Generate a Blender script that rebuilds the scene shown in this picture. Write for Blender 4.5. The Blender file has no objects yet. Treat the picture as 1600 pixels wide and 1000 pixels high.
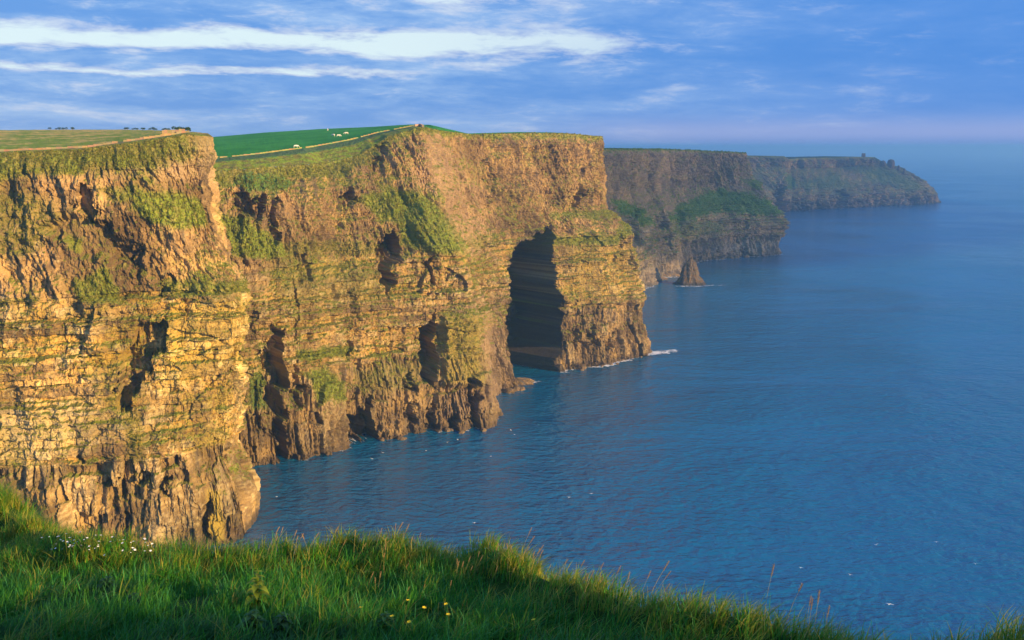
import bpy, math, random
import numpy as np
from mathutils import Vector, Euler

R = math.radians
scene = bpy.context.scene
col = scene.collection

# ------------------------------------------------------------------ camera
EYE = 150.0
FPX = 1500.0                       # focal length in photo pixels (photo 1600 x 1000)
TILT = math.atan(271.0 / FPX)
cam_d = bpy.data.cameras.new('camera')
cam_d.sensor_width = 36.0
cam_d.lens = 36.0 * FPX / 1600.0
cam_d.clip_start = 0.1
cam_d.clip_end = 600000.0
cam = bpy.data.objects.new('camera', cam_d)
cam.location = (0, 0, EYE)
cam.rotation_euler = (math.pi / 2 - TILT, 0, 0)
col.objects.link(cam)
scene.camera = cam

# ------------------------------------------------------------------ sun
SUN_AZ = R(122.0)                  # from +Y towards +X: over the right shoulder
SUN_EL = R(14.0)
SUN = Vector((math.sin(SUN_AZ) * math.cos(SUN_EL), math.cos(SUN_AZ) * math.cos(SUN_EL), math.sin(SUN_EL)))
sd = bpy.data.lights.new('sun', 'SUN')
sd.energy = 5.0
sd.angle = R(0.55)
sd.color = (1.0, 0.675, 0.29)
so = bpy.data.objects.new('sun', sd)
so.rotation_euler = SUN.to_track_quat('Z', 'Y').to_euler()
so.location = (300, -260, 400)
col.objects.link(so)

# ------------------------------------------------------------------ world: low sun sky under a broken layer of blue cloud
world = bpy.data.worlds.new('World')
scene.world = world
world.use_nodes = True
wt = world.node_tree
wt.nodes.clear()


class NT:
    """tiny helper to write node trees"""
    def __init__(self, tree):
        self.t = tree

    def n(self, kind, **kw):
        nd = self.t.nodes.new(kind)
        for k, v in kw.items():
            setattr(nd, k, v)
        return nd

    def l(self, a, b):
        self.t.links.new(a, b)

    def _in(self, sock, v):
        if hasattr(v, 'is_linked') or isinstance(v, bpy.types.NodeSocket):
            self.l(v, sock)
        else:
            sock.default_value = v

    def m(self, op, a, b=0.0, c=None, clamp=False):
        nd = self.n('ShaderNodeMath', operation=op, use_clamp=clamp)
        self._in(nd.inputs[0], a)
        self._in(nd.inputs[1], b)
        if c is not None:
            self._in(nd.inputs[2], c)
        return nd.outputs[0]

    def ss(self, v, lo, hi):
        nd = self.n('ShaderNodeMapRange', interpolation_type='SMOOTHSTEP')
        self._in(nd.inputs[0], v)
        nd.inputs[1].default_value = lo
        nd.inputs[2].default_value = hi
        return nd.outputs[0]

    def mix(self, f, a, b, blend='MIX'):
        nd = self.n('ShaderNodeMix', data_type='RGBA', blend_type=blend)
        self._in(nd.inputs[0], f)
        for s, v in ((nd.inputs[6], a), (nd.inputs[7], b)):
            if isinstance(v, (tuple, list)):
                s.default_value = tuple(v) + ((1.0,) if len(v) == 3 else ())
            else:
                self.l(v, s)
        return nd.outputs[2]

    def noise(self, vec, scale, detail=4.0, rough=0.55, dist=0.0, out=0):
        nd = self.n('ShaderNodeTexNoise')
        if vec is not None:
            self.l(vec, nd.inputs['Vector'])
        nd.inputs['Scale'].default_value = scale
        nd.inputs['Detail'].default_value = detail
        nd.inputs['Roughness'].default_value = rough
        nd.inputs['Distortion'].default_value = dist
        return nd.outputs[out]

    def xyz(self, x, y, z):
        nd = self.n('ShaderNodeCombineXYZ')
        for i, v in enumerate((x, y, z)):
            self._in(nd.inputs[i], v)
        return nd.outputs[0]


def build_sky():
    N = NT(wt)
    out = N.n('ShaderNodeOutputWorld')
    sky = N.n('ShaderNodeTexSky', sky_type='NISHITA')
    sky.sun_disc = False
    sky.sun_elevation = SUN_EL
    sky.sun_rotation = SUN_AZ
    bg0 = N.n('ShaderNodeBackground')
    N.l(sky.outputs[0], bg0.inputs[0])
    bg0.inputs[1].default_value = 0.13
    tc = N.n('ShaderNodeTexCoord')
    sep = N.n('ShaderNodeSeparateXYZ')
    N.l(tc.outputs['Generated'], sep.inputs[0])
    x, y, z = sep.outputs
    az = N.m('MULTIPLY', N.m('ARCTAN2', x, y), 180 / math.pi)      # degrees from +Y
    el = N.m('MULTIPLY', N.m('ARCSINE', z), 180 / math.pi)
    # streaky layers seen edge-on: long in azimuth, thin in elevation
    eh = N.m('MULTIPLY', N.m('POWER', N.m('MAXIMUM', N.m('ADD', el, 1.0), 0.01), 0.80), 1.25)
    p1 = N.xyz(N.m('MULTIPLY', az, 0.085), N.m('MULTIPLY', N.m('ADD', eh, N.m('MULTIPLY', az, 0.010)), 0.66), 3.1)
    n1 = N.noise(p1, 1.0, 12.0, 0.60, 0.25)
    p2 = N.xyz(N.m('MULTIPLY', az, 0.032), N.m('MULTIPLY', eh, 0.42), 8.7)
    n2 = N.noise(p2, 1.0, 6.0, 0.55, 0.2)
    p3 = N.xyz(N.m('MULTIPLY', az, 0.23), N.m('MULTIPLY', N.m('ADD', eh, N.m('MULTIPLY', az, 0.012)), 1.45), 1.7)
    n3 = N.noise(p3, 1.0, 14.0, 0.66, 0.25)
    # openings between the cloud banks, richer on the left of the view, closing to the right
    wob = N.m('ADD', N.m('MULTIPLY', N.m('SUBTRACT', n2, 0.5), 2.6), N.m('MULTIPLY', N.m('SUBTRACT', n1, 0.5), 1.6))

    def band(c, slope, w):
        d = N.m('SUBTRACT', N.m('SUBTRACT', el, c), N.m('MULTIPLY', az, slope))
        d = N.m('ADD', d, wob)
        return N.m('EXPONENT', N.m('MULTIPLY', N.m('POWER', N.m('DIVIDE', d, w), 2.0), -1.0))
    fade1 = N.m('SUBTRACT', 1.0, N.ss(az, 2.0, 12.5))
    fade2 = N.m('SUBTRACT', 1.0, N.ss(az, -9.0, -3.0))
    b1 = N.m('MULTIPLY', band(5.65, -0.012, 0.66), fade1)
    b2 = N.m('MULTIPLY', N.m('MULTIPLY', band(3.85, -0.02, 0.30), fade2), 0.72)
    b3 = N.m('MULTIPLY', band(8.6, 0.0, 0.5), N.m('MULTIPLY', N.ss(az, -8.0, -2.0), N.m('SUBTRACT', 1.0, N.ss(az, 0.0, 4.0))))
    g = N.m('MAXIMUM', b1, N.m('MAXIMUM', b2, N.m('MULTIPLY', b3, 0.75)))
    g = N.m('ADD', N.m('MULTIPLY', g, 0.78), N.m('MULTIPLY', N.m('SUBTRACT', n3, 0.5), 2.0))
    g = N.m('ADD', g, N.m('MULTIPLY', N.m('SUBTRACT', n1, 0.5), 0.8))
    gap = N.m('MULTIPLY', N.ss(g, 0.28, 0.72), 0.94)
    edge = N.m('MULTIPLY', N.ss(g, 0.06, 0.40), 0.62)
    # cloud colours
    right = N.ss(az, -12.0, 26.0)
    c_dark = N.mix(right, (0.092, 0.290, 0.74), (0.045, 0.235, 0.72))
    c_lite = N.mix(right, (0.34, 0.53, 0.86), (0.085, 0.275, 0.75))
    body = N.m('ADD', N.m('MULTIPLY', n1, 0.6), N.m('MULTIPLY', n3, 0.4))
    cl = N.mix(N.ss(body, 0.38, 0.64), c_dark, c_lite)
    calm = N.m('SUBTRACT', 1.0, N.m('MULTIPLY', right, 0.75))
    edge = N.m('MULTIPLY', edge, calm)
    gap = N.m('MULTIPLY', gap, calm)
    cl = N.mix(edge, cl, (0.60, 0.65, 0.83))
    # towards the sea the layer thickens: paler, a little pink over the horizon
    low = N.m('SUBTRACT', 1.0, N.ss(el, 0.1, 3.0))
    cl = N.mix(N.m('MULTIPLY', low, 0.45), cl, (0.24, 0.40, 0.80))
    pk = N.m('EXPONENT', N.m('MULTIPLY', N.m('POWER', N.m('DIVIDE', N.m('SUBTRACT', el, 0.75), 0.75), 2.0), -1.0))
    cl = N.mix(N.m('MULTIPLY', N.m('MULTIPLY', pk, N.ss(az, -2.0, 10.0)), 0.48), cl, (0.44, 0.46, 0.76))
    colr = N.mix(gap, cl, (0.72, 0.88, 0.93))
    bg1 = N.n('ShaderNodeBackground')
    N.l(colr, bg1.inputs[0])
    bg1.inputs[1].default_value = 0.52
    mx = N.n('ShaderNodeMixShader')
    cover = N.m('SUBTRACT', 0.94, N.m('MULTIPLY', N.ss(el, 20.0, 60.0), 0.08))
    N.l(cover, mx.inputs[0])
    N.l(bg0.outputs[0], mx.inputs[1])
    N.l(bg1.outputs[0], mx.inputs[2])
    N.l(mx.outputs[0], out.inputs[0])


build_sky()
scene.view_settings.view_transform = 'Standard'
scene.view_settings.look = 'None'
scene.view_settings.gamma = 1.0
scene.view_settings.use_curve_mapping = False
scene.view_settings.exposure = 0.98
scene.render.engine = 'CYCLES'
cy = scene.cycles
cy.use_denoising = True
cy.max_bounces = 5
cy.diffuse_bounces = 2
cy.glossy_bounces = 2
cy.transmission_bounces = 3
cy.transparent_max_bounces = 12
cy.volume_bounces = 2
cy.sample_clamp_indirect = 4.0

# ------------------------------------------------------------------ pixel <-> place helpers (photo pixels, 1600 x 1000)
CT, ST = math.cos(TILT), math.sin(TILT)


def ray(px, py):
    a, b = px - 800.0, 500.0 - py
    return np.array([a, FPX * CT + b * ST, -FPX * ST + b * CT])


def on_z(px, py, z=0.0):
    r = ray(px, py)
    return np.array([0, 0, EYE]) + r * ((z - EYE) / r[2])


def on_y(px, py, Y):
    r = ray(px, py)
    return np.array([0, 0, EYE]) + r * (Y / r[1])


def base_at(px, Y):
    zc = Y * CT + EYE * ST
    return np.array([(px - 800.0) / FPX * zc, Y, 0.0])


def project(P):
    x, y, z = P[..., 0], P[..., 1], P[..., 2] - EYE
    zc = y * CT - z * ST
    zc = np.where(np.abs(zc) < 1e-3, 1e-3, zc)
    return 800 + FPX * x / zc, 500 - FPX * (y * ST + z * CT) / zc


# ------------------------------------------------------------------ noise
_GA = np.arange(256) * (2 * math.pi / 256)
_GC, _GS = np.cos(_GA).astype(np.float32), np.sin(_GA).astype(np.float32)


def hashu(ix, iy, seed=0):
    with np.errstate(over='ignore'):
        h = ix.astype(np.int64).astype(np.uint32) * np.uint32(374761393) + iy.astype(np.int64).astype(np.uint32) * np.uint32(668265263) + np.uint32((seed * 974634777) & 0xFFFFFFFF)
        h = (h ^ (h >> np.uint32(13))) * np.uint32(1274126177)
        h = (h ^ (h >> np.uint32(16))) * np.uint32(2246822519)
    return h ^ (h >> np.uint32(15))


def rnd(ix, iy, seed=0):
    return hashu(np.asarray(ix), np.asarray(iy), seed).astype(np.float32) / np.float32(4294967296.0)


def perlin(x, y, seed=0):
    x = np.asarray(x, np.float32)
    y = np.asarray(y, np.float32)
    x, y = np.broadcast_arrays(x, y)
    ix = np.floor(x).astype(np.int32)
    iy = np.floor(y).astype(np.int32)
    fx, fy = x - ix.astype(np.float32), y - iy.astype(np.float32)
    u = fx * fx * fx * (fx * (fx * 6 - 15) + 10)
    v = fy * fy * fy * (fy * (fy * 6 - 15) + 10)

    def g(dx, dy):
        a = (hashu(ix + dx, iy + dy, seed) & np.uint32(255)).astype(np.intp)
        return _GC[a] * (fx - np.float32(dx)) + _GS[a] * (fy - np.float32(dy))
    a = g(0, 0)
    b = g(1, 0)
    c = g(0, 1)
    d = g(1, 1)
    return ((a + u * (b - a)) + v * ((c + u * (d - c)) - (a + u * (b - a)))) * np.float32(1.5)


def plates(x, y, n, oct=4, seed=0, lo=0.3, hi=0.7):
    """stepped noise: slabs that have spalled off along uneven edges"""
    q = fbm(x, y, oct, seed, 0.55) * n
    f = np.floor(q)
    return (f + sstep(q - f, lo, hi)) / n


def fbm(x, y, oct=4, seed=0, gain=0.5):
    s = 0.0
    a = 1.0
    tot = 0.0
    for i in range(oct):
        s = s + a * perlin(x * 2 ** i, y * 2 ** i, seed + 17 * i)
        tot += a
        a *= gain
    return s / tot


def ridged(x, y, oct=3, seed=0):
    s = 0.0
    a = 1.0
    tot = 0.0
    for i in range(oct):
        s = s + a * (1 - 2 * np.abs(perlin(x * 2 ** i, y * 2 ** i, seed + 31 * i)))
        tot += a
        a *= 0.5
    return s / tot


def sstep(v, lo, hi):
    t = np.clip((v - lo) / (hi - lo), 0, 1)
    return t * t * (3 - 2 * t)


def polysd(x, y, pts):
    """signed distance to a polygon, negative inside"""
    d = np.full(x.shape, 1e18)
    s = np.ones(x.shape)
    n = len(pts)
    for i in range(n):
        ax, ay = pts[i]
        bx, by = pts[i - 1]
        ex, ey = bx - ax, by - ay
        wx, wy = x - ax, y - ay
        t = np.clip((wx * ex + wy * ey) / (ex * ex + ey * ey + 1e-9), 0, 1)
        d = np.minimum(d, (wx - ex * t) ** 2 + (wy - ey * t) ** 2)
        c1 = y >= ay
        c2 = y < by
        c3 = ex * wy > ey * wx
        flip = (c1 & c2 & c3) | (~c1 & ~c2 & ~c3)
        s = np.where(flip, -s, s)
    return np.sqrt(d) * s


def inpoly(qx, qy, pts, soft=2.0, grow=0.0):
    return 1 - sstep(polysd(qx, qy, pts), grow - soft, grow + soft)


def sortbeds(tmin, tmax, seed, top=260.0):
    rg = np.random.RandomState(seed)
    e = [-6.0]
    while e[-1] < top:
        e.append(e[-1] + rg.uniform(tmin, tmax))
    return np.array(e)


def beds(z, edges):
    i = np.clip(np.searchsorted(edges, z.ravel()).reshape(z.shape), 1, len(edges) - 1)
    lo, hi = edges[i - 1], edges[i]
    return i, np.minimum(z - lo, hi - z)


def bricks(s, i, w, seed):
    wi = w * (0.55 + 0.9 * rnd(i, i * 0 + 3, seed))
    c = s / wi + 7.3 * rnd(i, i * 0 + 9, seed)
    ci = np.floor(c).astype(np.int64)
    fr = c - ci
    return rnd(ci, i, seed + 5), np.minimum(fr, 1 - fr) * wi


# ------------------------------------------------------------------ mesh helpers
def link(o, parent=None):
    col.objects.link(o)
    if parent is not None:
        o.parent = parent
    return o


def tag(o, label=None, cat=None, group=None, kind=None):
    if label:
        o['label'] = label
    if cat:
        o['category'] = cat
    if group:
        o['group'] = group
    if kind:
        o['kind'] = kind
    return o


def empty(name, loc=(0, 0, 0), rz=0.0):
    o = bpy.data.objects.new(name, None)
    o.location = loc
    o.rotation_euler = (0, 0, rz)
    o.empty_display_size = 0.2
    return link(o)


def np_mesh(name, V, F, mat=None, cols=None, attrs=None, smooth=False):
    """V (n,3), F (m,k) with k = 3 or 4"""
    me = bpy.data.meshes.new(name)
    V = np.ascontiguousarray(V, dtype=np.float32)
    F = np.ascontiguousarray(F, dtype=np.int32)
    k = F.shape[1]
    me.vertices.add(len(V))
    me.vertices.foreach_set('co', V.ravel())
    me.loops.add(F.size)
    me.loops.foreach_set('vertex_index', F.ravel())
    me.polygons.add(len(F))
    me.polygons.foreach_set('loop_start', np.arange(0, F.size, k, dtype=np.int32))
    me.polygons.foreach_set('loop_total', np.full(len(F), k, dtype=np.int32))
    me.polygons.foreach_set('use_smooth', np.full(len(F), smooth, dtype=bool))
    if cols is not None:
        a = me.color_attributes.new('Col', 'FLOAT_COLOR', 'POINT')
        c4 = np.ones((len(V), 4), dtype=np.float32)
        c4[:, :3] = cols
        a.data.foreach_set('color', c4.ravel())
    for nm, v in (attrs or {}).items():
        a = me.attributes.new(nm, 'FLOAT', 'POINT')
        a.data.foreach_set('value', np.ascontiguousarray(v, dtype=np.float32).ravel())
    me.update()
    me.validate()
    if mat:
        me.materials.append(mat)
    return me


def grid_faces(nu, nv):
    i = np.arange(nu * nv).reshape(nu, nv)
    return np.stack([i[:-1, :-1], i[1:, :-1], i[1:, 1:], i[:-1, 1:]], -1).reshape(-1, 4)


def obj(name, me, parent=None):
    """the mesh is given in world metres; under a parent it is shifted back by the parent's place"""
    o = bpy.data.objects.new(name, me)
    if parent is not None and parent.parent is None:
        o.location = -Vector(parent.location)
    return link(o, parent)


class MB:
    """collects small pieces into one mesh"""
    def __init__(self):
        self.v = []
        self.f = []
        self.c = []

    def add(self, vs, fs, c=(1, 1, 1)):
        b = len(self.v)
        self.v += [tuple(p) for p in vs]
        self.f += [tuple(b + i for i in f) for f in fs]
        self.c += [c] * len(vs)

    def box(self, c, h, rz=0.0, tint=(1, 1, 1), jit=0.0, rg=random):
        vs = []
        for sx in (-1, 1):
            for sy in (-1, 1):
                for sz in (-1, 1):
                    x, y, z = sx * h[0] * (1 + rg.uniform(-jit, jit)), sy * h[1] * (1 + rg.uniform(-jit, jit)), sz * h[2] * (1 + rg.uniform(-jit, jit))
                    vs.append((c[0] + x * math.cos(rz) - y * math.sin(rz), c[1] + x * math.sin(rz) + y * math.cos(rz), c[2] + z))
        self.add(vs, [(0, 1, 3, 2), (4, 6, 7, 5), (0, 4, 5, 1), (2, 3, 7, 6), (0, 2, 6, 4), (1, 5, 7, 3)], tint)

    def tube(self, pts, rads, n=5, tint=(1, 1, 1)):
        vs = []
        fs = []
        for k, (p, r) in enumerate(zip(pts, rads)):
            p = Vector(p)
            a = Vector(pts[max(k - 1, 0)])
            b = Vector(pts[min(k + 1, len(pts) - 1)])
            t = (b - a).normalized()
            s = t.cross(Vector((0.31, 0.93, 0.17))).normalized()
            q = t.cross(s)
            for j in range(n):
                an = 2 * math.pi * j / n
                vs.append(p + (s * math.cos(an) + q * math.sin(an)) * r)
        for k in range(len(pts) - 1):
            for j in range(n):
                fs.append((k * n + j, k * n + (j + 1) % n, (k + 1) * n + (j + 1) % n, (k + 1) * n + j))
        fs.append(tuple(range(n - 1, -1, -1)))
        fs.append(tuple((len(pts) - 1) * n + j for j in range(n)))
        self.add(vs, fs, tint)

    def mesh(self, name, mat=None, smooth=False):
        me = bpy.data.meshes.new(name)
        me.from_pydata(self.v, [], self.f)
        a = me.color_attributes.new('Col', 'FLOAT_COLOR', 'POINT')
        a.data.foreach_set('color', np.array([c + (1.0,) for c in self.c], dtype=np.float32).ravel())
        if smooth:
            me.polygons.foreach_set('use_smooth', [True] * len(me.polygons))
        if mat:
            me.materials.append(mat)
        me.update()
        return me


# ------------------------------------------------------------------ materials
def new_mat(name):
    m = bpy.data.materials.new(name)
    m.use_nodes = True
    m.node_tree.nodes.clear()
    N = NT(m.node_tree)
    out = N.n('ShaderNodeOutputMaterial')
    return m, N, out


def rock_material():
    m, N, out = new_mat('cliff_rock')
    b = N.n('ShaderNodeBsdfPrincipled')
    at = N.n('ShaderNodeAttribute', attribute_name='Col')
    ag = N.n('ShaderNodeAttribute', attribute_name='turf')
    geo = N.n('ShaderNodeNewGeometry')
    n1 = N.noise(geo.outputs['Position'], 0.45, 6.0, 0.65)
    n2 = N.noise(geo.outputs['Position'], 1.9, 4.0, 0.6)
    f = N.m('ADD', 0.52, N.m('MULTIPLY', N.m('ADD', N.m('MULTIPLY', n1, 0.55), N.m('MULTIPLY', n2, 0.45)), 0.96))
    c = N.n('ShaderNodeVectorMath', operation='SCALE')
    N.l(at.outputs['Color'], c.inputs[0])
    N.l(f, c.inputs['Scale'])
    N.l(c.outputs[0], b.inputs['Base Color'])
    b.inputs['Roughness'].default_value = 0.9
    b.inputs['Specular IOR Level'].default_value = 0.15
    bp = N.n('ShaderNodeBump')
    bp.inputs['Strength'].default_value = 0.8
    bp.inputs['Distance'].default_value = 1.5
    N.l(N.m('ADD', n1, N.m('MULTIPLY', n2, 0.5)), bp.inputs['Height'])
    N.l(bp.outputs[0], b.inputs['Normal'])
    N.l(b.outputs[0], out.inputs[0])
    return m


def vcol_material(name, rough=0.9, nscale=1.5, amt=0.5, bump=0.3, bdist=0.2, spec=0.15):
    m, N, out = new_mat(name)
    b = N.n('ShaderNodeBsdfPrincipled')
    at = N.n('ShaderNodeAttribute', attribute_name='Col')
    geo = N.n('ShaderNodeNewGeometry')
    n1 = N.noise(geo.outputs['Position'], nscale, 5.0, 0.62)
    f = N.m('ADD', 1 - amt * 0.5, N.m('MULTIPLY', n1, amt))
    c = N.n('ShaderNodeVectorMath', operation='SCALE')
    N.l(at.outputs['Color'], c.inputs[0])
    N.l(f, c.inputs['Scale'])
    N.l(c.outputs[0], b.inputs['Base Color'])
    b.inputs['Roughness'].default_value = rough
    b.inputs['Specular IOR Level'].default_value = spec
    bp = N.n('ShaderNodeBump')
    bp.inputs['Strength'].default_value = bump
    bp.inputs['Distance'].default_value = bdist
    N.l(n1, bp.inputs['Height'])
    N.l(bp.outputs[0], b.inputs['Normal'])
    N.l(b.outputs[0], out.inputs[0])
    return m


def blade_material():
    m, N, out = new_mat('grass_blade')
    at = N.n('ShaderNodeAttribute', attribute_name='Col')
    geo = N.n('ShaderNodeNewGeometry')
    n1 = N.noise(geo.outputs['Position'], 0.8, 3.0, 0.6)
    f = N.m('ADD', 0.6, N.m('MULTIPLY', n1, 0.8))
    c = N.n('ShaderNodeVectorMath', operation='SCALE')
    N.l(at.outputs['Color'], c.inputs[0])
    N.l(f, c.inputs['Scale'])
    d = N.n('ShaderNodeBsdfPrincipled')
    d.inputs['Roughness'].default_value = 0.55
    d.inputs['Specular IOR Level'].default_value = 0.25
    N.l(c.outputs[0], d.inputs['Base Color'])
    t = N.n('ShaderNodeBsdfTranslucent')
    N.l(c.outputs[0], t.inputs[0])
    mx = N.n('ShaderNodeMixShader')
    mx.inputs[0].default_value = 0.45
    N.l(d.outputs[0], mx.inputs[1])
    N.l(t.outputs[0], mx.inputs[2])
    N.l(mx.outputs[0], out.inputs[0])
    return m


def sea_material():
    m, N, out = new_mat('sea_water')
    b = N.n('ShaderNodeBsdfPrincipled')
    geo = N.n('ShaderNodeNewGeometry')
    pos = geo.outputs['Position']
    mp = N.n('ShaderNodeMapping')
    N.l(pos, mp.inputs[0])
    mp.inputs['Rotation'].default_value = (0, 0, R(20))
    mp.inputs['Scale'].default_value = (0.62, 1.0, 1.0)
    v = mp.outputs[0]
    w1 = N.noise(v, 0.34, 3.0, 0.55, 0.4)
    w2 = N.noise(v, 0.085, 4.0, 0.55, 0.3)
    w3 = N.noise(v, 0.016, 3.0, 0.5)
    w0 = N.noise(v, 0.95, 3.0, 0.6)
    h = N.m('ADD', N.m('ADD', N.m('MULTIPLY', w1, 1.45), N.m('MULTIPLY', w0, 0.16)), N.m('ADD', N.m('MULTIPLY', w2, 1.8), N.m('MULTIPLY', w3, 2.0)))
    bp = N.n('ShaderNodeBump')
    bp.inputs['Strength'].default_value = 1.0
    bp.inputs['Distance'].default_value = 1.0
    big = N.noise(pos, 0.0028, 4.0, 0.55, 0.6)
    gust = N.noise(mp.outputs[0], 0.0075, 4.0, 0.6, 0.8)
    h = N.m('MULTIPLY', h, N.m('ADD', 0.55, N.m('MULTIPLY', N.ss(gust, 0.3, 0.7), 0.8)))
    N.l(h, bp.inputs['Height'])
    N.l(bp.outputs[0], b.inputs['Normal'])
    cc = N.mix(N.ss(big, 0.35, 0.65), (0.001, 0.098, 0.205), (0.0015, 0.118, 0.245))
    N.l(cc, b.inputs['Base Color'])
    N.l(N.m('ADD', 0.13, N.m('MULTIPLY', N.ss(big, 0.4, 0.6), 0.10)), b.inputs['Roughness'])
    b.inputs['IOR'].default_value = 1.75
    N.l(b.outputs[0], out.inputs[0])
    return m


def foam_material():
    m, N, out = new_mat('sea_foam')
    b = N.n('ShaderNodeBsdfPrincipled')
    b.inputs['Base Color'].default_value = (0.80, 0.83, 0.85, 1)
    b.inputs['Roughness'].default_value = 0.8
    at = N.n('ShaderNodeAttribute', attribute_name='amount')
    geo = N.n('ShaderNodeNewGeometry')
    n1 = N.noise(geo.outputs['Position'], 0.30, 7.0, 0.68, 0.8)
    a = N.ss(N.m('ADD', n1, N.m('MULTIPLY', at.outputs['Fac'], 0.42)), 0.60, 0.80)
    tr = N.n('ShaderNodeBsdfTransparent')
    mx = N.n('ShaderNodeMixShader')
    N.l(a, mx.inputs[0])
    N.l(tr.outputs[0], mx.inputs[1])
    N.l(b.outputs[0], mx.inputs[2])
    N.l(mx.outputs[0], out.inputs[0])
    return m


def plain(name, c, rough=0.8, amt=0.4, nscale=6.0):
    m, N, out = new_mat(name)
    b = N.n('ShaderNodeBsdfPrincipled')
    geo = N.n('ShaderNodeNewGeometry')
    n1 = N.noise(geo.outputs['Position'], nscale, 4.0, 0.6)
    cc = N.mix(n1, tuple(k * (1 - amt) for k in c), tuple(min(1, k * (1 + amt)) for k in c))
    N.l(cc, b.inputs['Base Color'])
    b.inputs['Roughness'].default_value = rough
    b.inputs['Specular IOR Level'].default_value = 0.2
    N.l(b.outputs[0], out.inputs[0])
    return m


M_ROCK = rock_material()
M_TURF = vcol_material('turf', 0.95, 0.35, 1.1, 1.0, 2.2, 0.05)
M_SOIL = vcol_material('meadow_soil', 0.95, 9.0, 0.8, 0.8, 0.05, 0.05)
M_BLADE = blade_material()
M_SEA = sea_material()
M_FOAM = foam_material()
M_STONE = vcol_material('wall_stone', 0.9, 2.5, 0.7, 0.5, 0.1)
M_WHITE = plain('white_feather', (0.80, 0.80, 0.78), 0.7, 0.08)
M_HIDE = plain('pale_hide', (0.72, 0.68, 0.60), 0.85, 0.15)
M_LEAF = vcol_material('bush_leaf', 0.8, 3.0, 0.7, 0.3, 0.1)

# ------------------------------------------------------------------ the sea: rings growing to the horizon
def build_sea():
    rr = np.concatenate([np.array([0.5]), np.geomspace(60, 260000, 90)])
    nt = 96
    th = np.linspace(0, 2 * math.pi, nt + 1)
    Rr, T = np.meshgrid(rr, th, indexing='ij')
    P = np.stack([Rr * np.cos(T), 300 + Rr * np.sin(T), np.zeros_like(Rr)], -1)
    me = np_mesh('sea', P.reshape(-1, 3), grid_faces(len(rr), nt + 1)[:, ::-1], M_SEA, smooth=True)
    o = obj('sea', me)
    tag(o, 'deep blue rippled sea stretching from the cliffs to the horizon', 'sea', kind='structure')


build_sea()

# ------------------------------------------------------------------ cliffs
TAN = np.array([0.46, 0.305, 0.112])
OCHRE = np.array([0.50, 0.305, 0.070])
PALE = np.array([0.64, 0.51, 0.26])
BROWN = np.array([0.150, 0.098, 0.050])
UMBER = np.array([0.32, 0.205, 0.088])
GREY = np.array([0.13, 0.108, 0.085])
LICHEN = np.array([0.42, 0.31, 0.05])
G_BRIGHT = np.array([0.20, 0.27, 0.022])
G_OLIVE = np.array([0.19, 0.175, 0.038])
G_DEEP = np.array([0.045, 0.115, 0.022])
G_DRY = np.array([0.30, 0.23, 0.075])


def mixc(c, d, k):
    return c + (np.asarray(d) - c) * k[..., None]


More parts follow.
